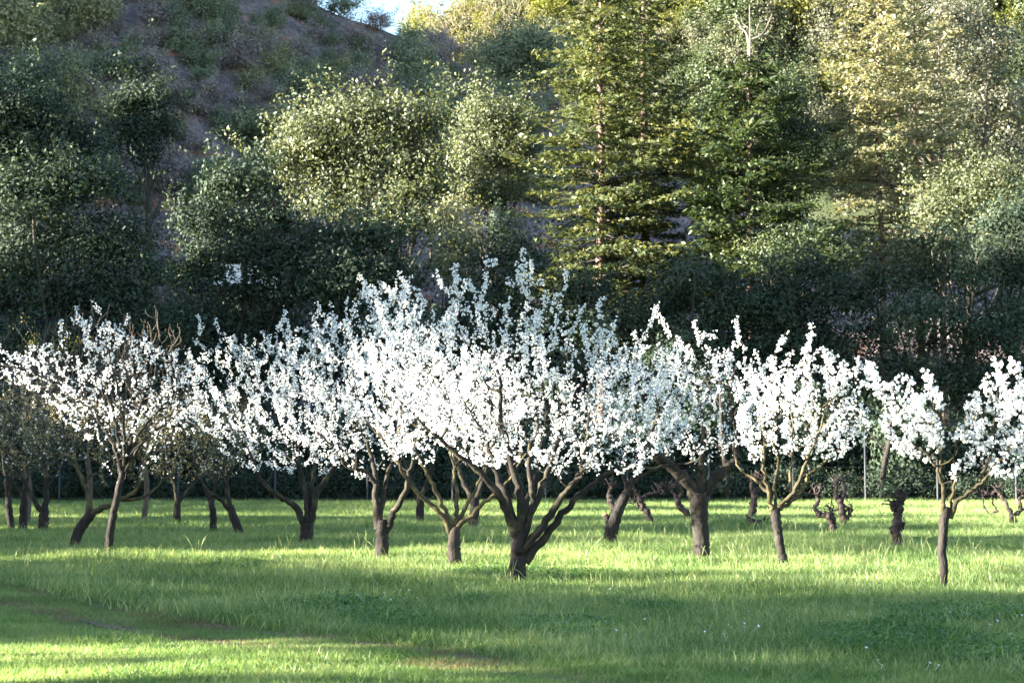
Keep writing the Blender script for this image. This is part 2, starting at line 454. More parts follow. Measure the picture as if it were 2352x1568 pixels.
def trunk_to(seed, H, base, C, r0, mat, nlimb=9, lean=(0, 0), forkz=None, name='trunk'):
    rng = np.random.default_rng(seed + 77)
    mb = MB()
    fz = forkz or base * 0.7 + 0.4
    top = np.array([lean[0] * 0.6, lean[1] * 0.6, fz + (H - fz) * 0.45])
    line = smooth_line([(0, 0, -0.5, r0 * 1.35), (lean[0] * .15, lean[1] * .15, fz * 0.5, r0), (lean[0] * .35, lean[1] * .35, fz, r0 * 0.85), (*top, r0 * 0.4)], 4)
    tube(mb, line[:, :3], line[:, 3], 8, rng, 0.1)
    for c in C[rng.choice(len(C), min(nlimb, len(C)), replace=False)]:
        s = line[rng.integers(len(line) // 2, len(line) - 2)]
        mid = (s[:3] + c) / 2 + rng.normal(size=3) * 0.12 * np.linalg.norm(c - s[:3]) + np.array([0, 0, -0.08 * np.linalg.norm(c - s[:3])])
        l = smooth_line([(*s[:3], r0 * 0.4), (*mid, r0 * 0.24), (*c, r0 * 0.08)], 4)
        tube(mb, l[:, :3], l[:, 3], 5, rng, 0.1)
    return mb.mesh(name, mat, True)

def put_tree(name, loc, label, cat, crown, trunk, group=None, rz=0.0, sc=1.0, extra=()):
    r = empty(name, loc, label, cat, group)
    r.rotation_euler = (0, 0, rz)
    r.scale = (sc, sc, sc) if np.isscalar(sc) else sc
    tag(link(bpy.data.objects.new('crown', crown), r), kind='stuff')
    if trunk is not None:
        link(bpy.data.objects.new('trunk', trunk), r)
    for n_, m_ in extra:
        tag(link(bpy.data.objects.new(n_, m_), r), kind='stuff')
    return r

def base_at(px, d):
    x = (px - 1176) / F * d
    z = max(0.0, float(hill_z(x, d))) if d < 230 else float(far_z(x, d))
    return np.array([x, d, z])

def height_for(py, d, z0):
    return at(1176, py, d)[2] - z0

# sunlit hero oak: lobes given as photo positions at its distance
def oak_from_lobes(name, label, base_px, d, lobes_px, leaf, ncl, per, mat, seed, trunk_r, depth=0.8, lean=(0, 0), base_d=None, forkz=None, spiky=0.5, hole=None, core=0.55, group=None, fine=0.62, dens=1.6):
    b = base_at(base_px, d)
    L = []
    for (px, py, rx, ry) in lobes_px:
        c = at(px, py, d) - b
        k = d / F
        sh = leaf * 2.9 / k
        rx = max(rx - sh, rx * 0.45); ry = max(ry - sh, ry * 0.45)
        L.append((c[0], (np.random.default_rng(abs(int(px))).uniform(-1, 1)) * rx * k * 0.5, c[2], rx * k, rx * k * depth, ry * k))
    me, C, lo = broadleaf_mesh(seed, 0, 0, 0, leaf, ncl, int(per * dens), mat, lobes=L, spiky=spiky, core=core, fine=fine, front=True)
    H = max(l[2] + l[5] for l in L)
    tr = trunk_to(seed, H, 0, C, trunk_r, M['oak_bark'], 14, lean, forkz or H * 0.45)
    if hole:                                            # a gap in the leaves through which the house shows
        co = np.empty(len(me.vertices) * 3, np.float32); me.vertices.foreach_get("co", co); co = co.reshape(-1, 4, 3)
        cen = co.mean(1) + b
        t = hole[2] / cen[:, 1]
        ex, ez = cen[:, 0] * t - hole[0], CAM_H + (cen[:, 2] - CAM_H) * t - hole[1]
        rngh = np.random.default_rng(9)
        gone = ((np.abs(ex) < hole[3]) & (np.abs(ez) < hole[4])) & (rngh.uniform(0, 1, len(ex)) < 0.7)
        mb = MB(); keep = co[~gone]
        mb.add(keep.reshape(-1, 3), np.arange(len(keep) * 4).reshape(-1, 4))
        me = mb.mesh('foliage', mat)
    return put_tree(name, tuple(b), label, 'tree', me, tr, group)

oak_from_lobes('oak_tree', 'broad grey green oak, its left side sunlit, tallest round crown left of the conifers', 935, 106,
    [(715, 350, 100, 90), (770, 300, 90, 60), (850, 285, 90, 55), (935, 290, 100, 60), (985, 330, 70, 70), (840, 400, 170, 110), (940, 430, 110, 90), (670, 400, 60, 60), (750, 480, 100, 70), (960, 520, 90, 60), (870, 510, 90, 80)],
    0.36, 900, 42, M['oak_lit'], 11, 0.42, lean=(-1.5, 0))
oak_from_lobes('oak_tree', 'smaller round oak between the broad sunlit oak and the tall conifers', 1130, 112,
    [(1135, 300, 95, 85), (1150, 380, 100, 90), (1080, 360, 60, 70), (1120, 450, 90, 60), (1190, 340, 60, 80)],
    0.34, 420, 42, M['oak_lit'], 12, 0.32)
oak_from_lobes('willow_shrub', 'pale wispy upright shrub below the broad sunlit oak', 1035, 97,
    [(1040, 520, 40, 70), (1055, 580, 48, 70), (1020, 620, 45, 60), (1060, 680, 50, 60)],
    0.30, 130, 36, M['scrub_olive'], 13, 0.14, spiky=0.9)

# dark evergreens behind the orchard (in the shade of the hill spur, leaf colour darkened too)
HOUSE_Y = 125.0
hc = at(536, 628, HOUSE_Y)
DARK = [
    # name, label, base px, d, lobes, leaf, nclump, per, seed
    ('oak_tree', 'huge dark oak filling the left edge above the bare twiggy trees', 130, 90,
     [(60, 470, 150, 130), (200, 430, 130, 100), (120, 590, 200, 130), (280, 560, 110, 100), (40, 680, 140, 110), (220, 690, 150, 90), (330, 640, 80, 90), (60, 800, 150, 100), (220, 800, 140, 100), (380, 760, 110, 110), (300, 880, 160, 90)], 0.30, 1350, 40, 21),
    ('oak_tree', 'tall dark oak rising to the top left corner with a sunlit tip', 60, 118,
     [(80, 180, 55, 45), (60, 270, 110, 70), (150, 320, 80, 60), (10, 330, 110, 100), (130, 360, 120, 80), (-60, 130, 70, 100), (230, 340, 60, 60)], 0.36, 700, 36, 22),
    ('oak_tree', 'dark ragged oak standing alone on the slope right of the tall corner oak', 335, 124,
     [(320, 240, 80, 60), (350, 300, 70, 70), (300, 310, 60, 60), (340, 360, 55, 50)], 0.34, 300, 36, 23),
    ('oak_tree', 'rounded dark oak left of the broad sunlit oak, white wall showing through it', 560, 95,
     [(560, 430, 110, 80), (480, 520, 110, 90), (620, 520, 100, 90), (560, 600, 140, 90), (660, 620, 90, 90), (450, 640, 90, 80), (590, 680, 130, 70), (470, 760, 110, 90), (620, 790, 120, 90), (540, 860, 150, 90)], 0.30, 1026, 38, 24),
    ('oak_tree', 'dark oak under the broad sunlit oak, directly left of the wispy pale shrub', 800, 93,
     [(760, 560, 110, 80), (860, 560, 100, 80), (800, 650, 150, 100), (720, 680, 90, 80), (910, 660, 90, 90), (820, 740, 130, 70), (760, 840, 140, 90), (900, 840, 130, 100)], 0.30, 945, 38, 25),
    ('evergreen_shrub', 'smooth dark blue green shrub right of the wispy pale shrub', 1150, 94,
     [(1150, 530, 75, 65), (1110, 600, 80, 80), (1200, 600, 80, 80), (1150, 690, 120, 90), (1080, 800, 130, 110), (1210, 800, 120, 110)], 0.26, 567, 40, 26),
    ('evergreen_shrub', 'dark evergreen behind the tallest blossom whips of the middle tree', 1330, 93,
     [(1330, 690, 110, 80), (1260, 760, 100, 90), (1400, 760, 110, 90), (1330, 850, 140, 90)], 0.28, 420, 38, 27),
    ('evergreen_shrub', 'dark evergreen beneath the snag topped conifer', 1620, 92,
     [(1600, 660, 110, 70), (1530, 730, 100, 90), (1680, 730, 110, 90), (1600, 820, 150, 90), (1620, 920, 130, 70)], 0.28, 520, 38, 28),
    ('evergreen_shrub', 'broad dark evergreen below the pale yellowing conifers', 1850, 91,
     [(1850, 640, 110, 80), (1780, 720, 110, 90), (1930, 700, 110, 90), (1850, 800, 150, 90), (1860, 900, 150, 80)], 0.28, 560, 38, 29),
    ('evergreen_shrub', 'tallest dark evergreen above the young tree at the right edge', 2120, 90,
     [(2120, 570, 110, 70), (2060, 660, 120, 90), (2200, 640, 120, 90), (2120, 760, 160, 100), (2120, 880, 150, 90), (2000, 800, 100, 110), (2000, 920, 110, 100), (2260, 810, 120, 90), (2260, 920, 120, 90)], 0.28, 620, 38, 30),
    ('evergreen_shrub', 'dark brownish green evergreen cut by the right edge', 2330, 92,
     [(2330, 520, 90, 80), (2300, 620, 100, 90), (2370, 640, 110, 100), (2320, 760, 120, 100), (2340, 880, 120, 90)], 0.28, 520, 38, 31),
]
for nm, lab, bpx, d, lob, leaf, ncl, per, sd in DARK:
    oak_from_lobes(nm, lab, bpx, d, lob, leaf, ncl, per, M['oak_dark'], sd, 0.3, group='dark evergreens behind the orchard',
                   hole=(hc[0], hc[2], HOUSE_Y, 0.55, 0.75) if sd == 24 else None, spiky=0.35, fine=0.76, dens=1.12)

# low understory hedge just behind the fence: separate bushes
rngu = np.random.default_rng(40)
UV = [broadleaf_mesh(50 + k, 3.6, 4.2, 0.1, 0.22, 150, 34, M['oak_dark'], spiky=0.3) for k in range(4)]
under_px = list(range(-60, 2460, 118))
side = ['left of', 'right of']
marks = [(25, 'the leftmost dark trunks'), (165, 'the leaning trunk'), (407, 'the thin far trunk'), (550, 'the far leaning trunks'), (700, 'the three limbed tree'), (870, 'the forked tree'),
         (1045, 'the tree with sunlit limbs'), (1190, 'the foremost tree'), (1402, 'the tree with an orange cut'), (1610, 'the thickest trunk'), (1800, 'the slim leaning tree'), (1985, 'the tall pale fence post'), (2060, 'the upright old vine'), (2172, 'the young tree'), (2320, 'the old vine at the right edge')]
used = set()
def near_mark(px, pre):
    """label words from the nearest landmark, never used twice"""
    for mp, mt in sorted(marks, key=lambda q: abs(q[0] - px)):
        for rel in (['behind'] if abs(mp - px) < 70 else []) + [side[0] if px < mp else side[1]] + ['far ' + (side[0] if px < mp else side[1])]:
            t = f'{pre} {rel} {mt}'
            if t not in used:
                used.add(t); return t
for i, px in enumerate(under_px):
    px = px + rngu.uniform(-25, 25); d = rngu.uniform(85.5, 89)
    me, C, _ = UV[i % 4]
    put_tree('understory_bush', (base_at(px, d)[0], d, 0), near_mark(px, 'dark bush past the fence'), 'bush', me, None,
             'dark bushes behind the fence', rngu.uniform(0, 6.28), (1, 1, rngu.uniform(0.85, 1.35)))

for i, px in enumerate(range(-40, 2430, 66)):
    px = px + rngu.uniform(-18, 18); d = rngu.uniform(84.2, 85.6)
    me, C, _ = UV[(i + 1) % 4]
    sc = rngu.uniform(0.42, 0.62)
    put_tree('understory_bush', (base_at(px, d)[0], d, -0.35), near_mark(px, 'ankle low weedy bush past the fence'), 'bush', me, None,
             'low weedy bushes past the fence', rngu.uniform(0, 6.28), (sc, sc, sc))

# slim bare trunks in the dark gap behind the fence
for px, lean, lab in ((2015, 30, 'grey bare leaning trunk in the dark gap beside the tall pale fence post'), (1670, -12, 'slim grey trunk in the dark gap right of the thickest orchard trunk')):
    d = 84.2
    b = base_at(px, d); b[2] = 0
    r = empty('bare_tree', tuple(b), lab, 'tree')
    mb = MB(); k = d / F; rng = np.random.default_rng(px)
    l = smooth_line([(0, 0, -0.3, 0.17), (lean * k * 0.4, 0, 1.6, 0.14), (lean * k, 0, 3.4, 0.12), (lean * k * 1.3, 0, 6, 0.08)], 4)
    tube(mb, l[:, :3], l[:, 3], 8, rng, 0.1)
    mb.build('trunk', M['bark'], r, True)
    mb = MB()
    for s, dx in ((6, -1.6), (8, 1.2), (10, -1.0)):
        q = l[s, :3]; tube(mb, [q, q + np.array([dx * 0.5, 0, 0.9]), q + np.array([dx, 0.2, 2.0])], [0.05, 0.035, 0.015], 5)
    tag(mb.build('branches', M['bark'], r, True), kind='stuff')

# ------------------------------------------------------------------ conifers
def conifer_mesh(seed, H, R, cb, nbr, spray, mat, up=0.35, droop=0.25, dens=26, prof_pow=0.8, gap=0.0, top_cut=1.0):
    rng = np.random.default_rng(seed)
    mb = MB(); wood = MB()
    az = rng.uniform(0, 6.28); Cs, Ns, Ls, Ax = [], [], [], []
    for i in range(nbr):
        t = (i + rng.uniform(0, 1)) / nbr
        z = cb + (H - cb) * t * top_cut
        if rng.uniform() < gap: continue
        az += 2.4 + rng.uniform(-0.5, 0.5)
        tt = t * top_cut
        L = R * ((1 - tt) ** prof_pow * 0.95 + 0.05) * min(1, 0.55 + tt * 3) * rng.choice([0.4, 0.7, 0.95, 1.2], p=[.22, .28, .35, .15]) * rng.uniform(0.85, 1.1)
        el = -0.12 + up * tt + rng.uniform(-0.27, 0.24)
        h = np.array([math.cos(az), math.sin(az), 0])
        s = np.linspace(0, 1, 7)
        line = np.array([0, 0, z]) + h * (L * s)[:, None] + np.array([0, 0, 1]) * (math.tan(el) * L * s - droop * L * s ** 2 * 0.5 + 0.12 * L * s ** 4)[:, None]
        tube(wood, line[::2], 0.055 * (0.4 + L / R) * (1 - 0.85 * s[::2]), 4)
        n = int(dens * L)
        if n < 3: n = 3
        u = rng.uniform(0.12, 1.02, n) ** 0.8
        base = np.stack([np.interp(u, s, line[:, k]) for k in range(3)], 1)
        sd = np.cross(h, [0, 0, 1]) * rng.choice([-1, 1], n)[:, None]
        wid = (0.10 + 0.28 * (1 - u) + 0.05) * L * rng.uniform(0.1, 1, n)
        wid = np.minimum(wid, 1.3)
        fw = rng.uniform(0.2, 0.7, n)
        p = base + (sd + h * fw[:, None]) * wid[:, None] + np.array([0, 0, 1]) * (-0.22 * wid + rng.normal(0, 0.09, n))[:, None]
        Cs.append(p); Ax.append(norm(sd * 0.6 + h * 0.8 + rng.normal(0, 0.3, (n, 3)) + np.array([0, 0, -0.2])))
        Ns.append(norm(np.array([0, 0, 1.0]) + rng.normal(0, 0.55, (n, 3)))); Ls.append(spray * rng.uniform(0.6, 1.4, n))
    C = np.concatenate(Cs); L_ = np.concatenate(Ls)
    leaf_quads(mb, C, np.concatenate(Ns), L_, L_ * 0.36, rng, np.concatenate(Ax))
    return mb.mesh('foliage', mat), wood.mesh('branches', M['oak_bark'])

def conifer_trunk(H, r, seed, mat, lean=0.0):
    rng = np.random.default_rng(seed); mb = MB()
    z = np.linspace(-0.5, H, 12)
    P = np.stack([lean * z / H + rng.normal(0, 0.04, 12), rng.normal(0, 0.04, 12), z], 1)
    tube(mb, P, r * (1 - 0.88 * np.clip(z / H, 0, 1)) , 8, rng, 0.06)
    return mb.mesh('trunk', mat, True)

CON = [
    # px, d, top px y, crown half width px, crown base px y, needles, label, seed, extra kwargs
    (1383, 104, -330, 250, 800, 'redwood', 'taller redwood, pale trunk on the left of the close pair', 61, dict(nbr=330, spray=0.38, dens=42, prof_pow=0.85)),
    (1485, 109, -320, 225, 800, 'redwood', 'second redwood, darker trunk on the right of the close pair', 62, dict(nbr=300, spray=0.38, dens=42, prof_pow=0.82)),
    (1725, 102, 130, 235, 720, 'fir_dark', 'dark conifer with a bare dead snag top', 63, dict(nbr=190, spray=0.38, dens=50, prof_pow=0.45, top_cut=0.98)),
    (2030, 103, -120, 210, 640, 'pale_needles', 'pale yellowing conifer with dark level boughs, right of the snag topped conifer', 64, dict(nbr=215, spray=0.29, dens=52, prof_pow=0.5)),
    (2115, 108, -60, 170, 640, 'pale_needles', 'thin yellowing conifer between the pale one and the silvery tree', 65, dict(nbr=150, spray=0.36, dens=26, prof_pow=0.6)),
    (2172, 111, 30, 160, 640, 'pale_needles', 'rightmost thin conifer with twin pale stems by the silvery tree', 66, dict(nbr=130, spray=0.36, dens=26, prof_pow=0.6)),
]
for px, d, ty, hw, cby, mt, lab, sd, kw in CON:
    b = base_at(px, d)
    H = height_for(ty, d, b[2]); cb = max(1.0, height_for(cby, d, b[2])); R = hw * d / F
    fol, wood = conifer_mesh(sd, H, R, cb, mat=M[mt], **kw)
    tk = conifer_trunk(H + (0.6 if sd == 63 else 0), 0.42 if sd < 64 else 0.28, sd, M['redwood_bark'])
    r = put_tree('conifer', tuple(b), lab, 'tree', fol, tk, 'tall conifers behind the orchard', extra=[('branches', wood)])
    if sd == 66:
        tk2 = link(bpy.data.objects.new('trunk', conifer_trunk(H * 0.9, 0.22, 6, M['redwood_bark'])), r); tk2.location = (-0.55, 0.3, 0)
    if sd == 63:                                          # bleached dead top and side branches
        rng = np.random.default_rng(3); mb = MB()
        k = d / F
        def sp(x, y): return at(x, y, d) - b
        for pts, r0 in (([(1722, 150), (1719, 90), (1720, 15)], 0.075), ([(1718, 110), (1712, 80), (1695, 65), (1670, 55)], 0.07),
                        ([(1722, 95), (1745, 85), (1762, 60), (1772, 35)], 0.05), ([(1745, 85), (1760, 80), (1772, 62)], 0.035),
                        ([(1700, 68), (1690, 52), (1672, 47)], 0.03), ([(1720, 70), (1705, 55), (1700, 40)], 0.03), ([(1735, 88), (1740, 60), (1750, 40)], 0.03),
                        ([(1715, 180), (1695, 195), (1665, 205), (1650, 200)], 0.05), ([(1718, 165), (1700, 185), (1685, 215)], 0.04)):
            l = smooth_line([(*(sp(x, y) + np.array([0, -0.3 + rng.normal(0, .15), 0])), r0 * (1 - 0.8 * i / (len(pts) - 1))) for i, (x, y) in enumerate(pts)], 4)
            tube(mb, l[:, :3], l[:, 3], 6)
        mb.build('snag', M['deadwood'], r, True)
# rusty top of the pale conifer
# silvery broadleaf at the right edge and shaggy trees around
oak_from_lobes('silvery_tree', 'large silvery leaved tree in the top right corner', 2230, 116,
    [(2160, 60, 110, 90), (2230, 160, 120, 110), (2300, 260, 100, 110), (2200, 300, 100, 90), (2290, 120, 70, 80), (2330, 360, 80, 90)],
    0.34, 520, 34, M['eucalyptus'], 71, 0.35, core=0.4)
oak_from_lobes('broadleaf_tree', 'yellow green shrubby tree lit behind the snag topped conifer', 1650, 108,
    [(1650, 400, 60, 60), (1640, 480, 70, 60), (1700, 440, 60, 60), (1660, 560, 80, 70)],
    0.30, 200, 32, M['yellow_green'], 72, 0.2)
oak_from_lobes('broadleaf_tree', 'green leafy tree behind the right flank of the snag topped conifer', 1810, 112,
    [(1810, 230, 70, 70), (1790, 320, 90, 80), (1850, 330, 70, 80), (1800, 450, 90, 80)],
    0.32, 300, 34, M['fir_dark'], 73, 0.25)
oak_from_lobes('broadleaf_tree', 'olive tree filling the gap between the snag topped and the pale conifer', 1850, 99,
    [(1850, 570, 90, 55), (1780, 600, 80, 50), (1920, 600, 90, 60)],
    0.30, 260, 34, M['far_green'], 74, 0.2)
oak_from_lobes('broadleaf_tree', 'olive tree below the thin yellowing conifers at the right', 2230, 98,
    [(2230, 450, 110, 70), (2310, 430, 80, 70), (2160, 500, 90, 70), (2290, 520, 100, 60)],
    0.30, 320, 34, M['oak_lit'], 75, 0.22)

# white house glimpsed through the dark oak
hx, hz_ = hc[0], hc[2]
zb = float(hill_z(hx, HOUSE_Y))
house = empty('house', (hx, HOUSE_Y, zb), 'white walled house glimpsed through a gap in the dark oak', 'house')
def box(mb, c, s):
    c = np.array(c, float); s = np.array(s, float) / 2
    v = np.array([[x, y, z] for x in (-1, 1) for y in (-1, 1) for z in (-1, 1)]) * s + c
    mb.add(v, np.array([[0, 1, 3, 2], [4, 6, 7, 5], [0, 4, 5, 1], [2, 3, 7, 6], [0, 2, 6, 4], [1, 5, 7, 3]]))
top = hz_ - zb + 1.0
mb = MB(); box(mb, (0.6, 2.0, top - 0.95), (4.2, 4.0, 1.9)); mb.build('wall', M['house_white'], house)
mb = MB(); box(mb, (0.6, 2.0, (top - 1.9) / 2 - 1), (4.1, 3.9, top + 0.1)); mb.build('foundation', M['oak_bark'], house)
mb = MB()
mb.add([(-1.8, -0.3, top), (3.0, -0.3, top), (3.0, 4.3, top), (-1.8, 4.3, top), (-1.8, 2, top + 1.6), (3.0, 2, top + 1.6)], [np.array([[0, 1, 5, 4], [2, 3, 4, 5], [0, 3, 2, 1]]), np.array([[0, 4, 3], [1, 2, 5]])])
mb.build('roof', M['house_roof'], house)
for wx in (-0.95, 1.7):
    mb = MB(); box(mb, (wx, 0.0, top - 0.9), (0.34, 0.06, 0.7)); mb.build('window', M['window'], house)

# ------------------------------------------------------------------ shrubs on the shaded hillside
rngs = np.random.default_rng(90)
SH = {}
for key, mt in (('green', 'scrub_green'), ('mauve', 'scrub_mauve'), ('olive', 'scrub_olive')):
    SH[key] = [broadleaf_mesh(100 + 10 * i + len(key), 2.4, 3.2, -0.3, 0.22, 90, 44, M[mt], spiky=0.6, fine=0.8)[0] for i in range(3)]
hmarks = [(60, 'the corner oak'), (330, 'the ragged oak'), (560, 'the rounded dark oak'), (720, 'the sunlit oak flank'), (880, 'the sunlit oak top'), (1130, 'the smaller round oak'), (1280, 'the redwoods')]
hlev = ['low on the hill near', 'halfway up the hill above', 'high on the hill above', 'on the crest above']
SIZE = ['small', 'medium', 'large']
usedh = set()
def hill_label(px, lev, col, size):
    colw = {'green': 'green', 'mauve': 'mauve', 'olive': 'olive'}[col]
    for mp, mt in sorted(hmarks, key=lambda q: abs(q[0] - px)):
        for rel in ('', ', left' if px < mp else ', right', ', far left' if px < mp else ', far right', ', slightly left' if px < mp else ', slightly right', ', among the mauve scrub', ', beside bare soil'):
            t = f'{SIZE[size]} {colw} shrub {hlev[lev]} {mt}{rel}'
            if t not in usedh:
                usedh.add(t); return t
    return f'{SIZE[size]} {colw} shrub {hlev[lev]} {hmarks[3][1]}'
count = 0
taken = []
for tries in range(4000):
    if count >= 270: break
    px = rngs.uniform(-60, 1300); d = rngs.uniform(108, 192)
    b = base_at(px, d)
    py = 784 - F * math.tan(math.atan2(b[2] - CAM_H, d) - PITCH)
    if py > 480 or py < -90: continue
    size = rngs.choice([0, 1, 2], p=[.55, .33, .12]); sc = [0.75, 1.15, 1.9][size] * rngs.uniform(0.85, 1.15)
    if any((px - q[0]) ** 2 + (py - q[1]) ** 2 < (16 * (sc + q[2])) ** 2 for q in taken): continue
    taken.append((px, py, sc))
    key = rngs.choice(['green', 'mauve', 'olive'], p=[.42, .36, .22])
    lev = 3 if d > 178 else 2 if d > 155 else 1 if d > 130 else 0
    put_tree('shrub', tuple(b + np.array([0, 0, -0.1])), hill_label(px, lev, key, size), 'shrub', SH[key][rngs.integers(3)], None,
             'shrubs on the shaded hillside', rngs.uniform(0, 6.28), (sc, sc, sc * rngs.uniform(0.75, 1.1)))
    count += 1

# dense low scrub nobody could count, between the shrubs
for kind_, mt, cnt, off in (('mauve brown', 'scrub_mauve', 15000, 0), ('olive', 'scrub_olive', 9000, 17), ('green', 'scrub_green', 12000, 43)):
    sx = rngs.uniform(-70, 40, cnt); sy = rngs.uniform(104, 200, cnt)
    keep = wav(sx + off, sy - off, 3.2) > (-0.25 if off == 0 else 0.05); sx, sy = sx[keep], sy[keep]
    sz = hill_z(sx, sy); ok = sz > 0; sx, sy, sz = sx[ok], sy[ok], sz[ok]
    mb = MB(); C = np.repeat(np.stack([sx, sy, sz + 0.2], 1), 2, 0) + rngs.normal(0, 0.3, (len(sx) * 2, 3)) * np.array([1, 1, 0.7]); m_ = len(C)
    leaf_quads(mb, C, norm(rand_dirs(rngs, m_) + np.array([0, -0.5, 0.5])), rngs.uniform(0.2, 0.5, m_), rngs.uniform(0.1, 0.24, m_), rngs)
    tag(mb.build('low_scrub', M[mt]), f'low {kind_} scrub covering the shaded hillside', kind='stuff')
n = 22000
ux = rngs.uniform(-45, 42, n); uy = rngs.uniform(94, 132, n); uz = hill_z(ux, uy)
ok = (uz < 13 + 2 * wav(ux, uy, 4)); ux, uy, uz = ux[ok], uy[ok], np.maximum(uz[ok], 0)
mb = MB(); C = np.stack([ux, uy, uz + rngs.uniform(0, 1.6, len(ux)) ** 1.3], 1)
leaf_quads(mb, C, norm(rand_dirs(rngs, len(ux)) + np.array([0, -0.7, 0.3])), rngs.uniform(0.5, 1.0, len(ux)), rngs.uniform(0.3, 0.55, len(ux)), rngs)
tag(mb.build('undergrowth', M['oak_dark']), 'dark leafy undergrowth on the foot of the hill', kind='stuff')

# ------------------------------------------------------------------ far hill trees
FT = {k: [broadleaf_mesh(200 + i * 7 + len(k), 9, 8.5, 0.6, 0.62, 170, 50, M[k], spiky=0.4, fine=0.72) for i in range(2)] for k in ('far_green', 'far_grey', 'yellow_green')}
FTT = {k: [trunk_to(210 + i, 9, 1.2, FT[k][i][1], 0.25, M['oak_bark'], 5) for i in range(2)] for k in FT}
rf = np.random.default_rng(301)
fm = [(980, 'the sky gap'), (1220, 'the redwoods'), (1420, 'the redwood pair'), (1640, 'the second redwood'), (1725, 'the dead snag'), (1880, 'the snag conifer'), (2030, 'the pale conifer'), (2300, 'the silvery tree')]
flev = ['low on the far hill', 'halfway up the far hill', 'high on the far hill']
usedf = set()
fixed = [(1860, 300, 'yellow_green', 1.15), (1770, 305, 'far_grey', 1.1), (1890, 290, 'far_grey', 0.95), (1640, 285, 'far_grey', 0.9), (1610, 320, 'yellow_green', 0.9),
         (1690, 310, 'far_green', 1.2), (1130, 318, 'yellow_green', 0.75), (1000, 325, 'far_grey', 0.7), (1060, 305, 'yellow_green', 0.7), (1250, 322, 'yellow_green', 0.9), (1200, 300, 'far_grey', 0.8), (940, 338, 'far_grey', .65)]
tk = []
items = []
dd = np.linspace(250, 340, 181)
def far_d(px, py):
    """distance at which the sight line meets the far slope"""
    x = (px - 1176) / F * dd
    el = (far_z(x, dd) - CAM_H) / dd
    i = np.argmax(el >= (1078 - py) / F)
    return float(dd[i]) if el.max() >= (1078 - py) / F else 318.0
for px, py, k, sc in ((1850, 90, 'yellow_green', 1.15), (1770, 120, 'far_grey', 1.1), (1900, 130, 'far_grey', 0.95), (1640, 150, 'far_grey', 0.9), (1610, 60, 'yellow_green', 0.9), (1700, 110, 'far_green', 1.2), (1130, 110, 'yellow_green', 0.75), (1060, 140, 'yellow_green', 0.7), (1250, 90, 'yellow_green', 0.9), (1200, 150, 'far_grey', 0.8), (985, 70, 'far_grey', .65)):
    tk.append((px, py)); items.append((px, far_d(px, py), k, sc))
for tries in range(6000):
    if len(items) >= 165: break
    px = rf.uniform(960, 2420); py = rf.uniform(-60, 450)
    if any((px - q[0]) ** 2 + ((py - q[1]) * 1.5) ** 2 < 58 ** 2 for q in tk): continue
    tk.append((px, py)); items.append((px, far_d(px, py), rf.choice(['far_green', 'far_grey', 'yellow_green'], p=[.5, .35, .15]), rf.uniform(0.65, 1.1)))
for px, d, k, sc in items:
    b = base_at(px, d); v = rf.integers(2)
    lab = None
    colw = {'far_green': 'green', 'far_grey': 'grey green', 'yellow_green': 'yellow green'}[k]
    lv = 0 if d < 290 else 1 if d < 298 else 2
    for mp, mt in sorted(fm, key=lambda q: abs(q[0] - px)):
        for rel in (('behind',) if abs(px - mp) < 90 else ()) + (('left of' if px < mp else 'right of'), ('well left of' if px < mp else 'well right of')):
            for szw in (['large', 'broad'] if sc > 0.95 else ['small', 'rounded']):
                t = f'{szw} {colw} tree {flev[lv]}, {rel} {mt}'
                if lab is None and t not in usedf: usedf.add(t); lab = t
    put_tree('far_tree', tuple(b), lab, 'tree', FT[k][v][0], FTT[k][v], 'trees on the far sunlit hill', rf.uniform(0, 6.28), (sc, sc, sc * rf.uniform(0.85, 1.15)))
# dark green bushes at the foot of the crest, right of the shaded hill
for i, (px, d, sc, lab) in enumerate([(1130, 205, 1.0, 'dark green thicket tree over the falling crest, left one of three'), (1190, 207, 1.15, 'dark green thicket tree over the falling crest, middle one of three'), (1260, 206, 1.1, 'dark green thicket tree over the falling crest, right one by the redwood')]):
    b = base_at(px, d)
    me, C, _ = broadleaf_mesh(330 + i, 8.5, 8, 0.2, 0.45, 190, 46, M['scrub_green'], fine=0.72)
    put_tree('thicket_tree', (b[0], d, at(px, 190, d)[2] - 3.5), lab, 'tree', me, trunk_to(331, 8, 1, C, 0.2, M['oak_bark'], 4), 'dark thicket trees on the crest', 0, sc)
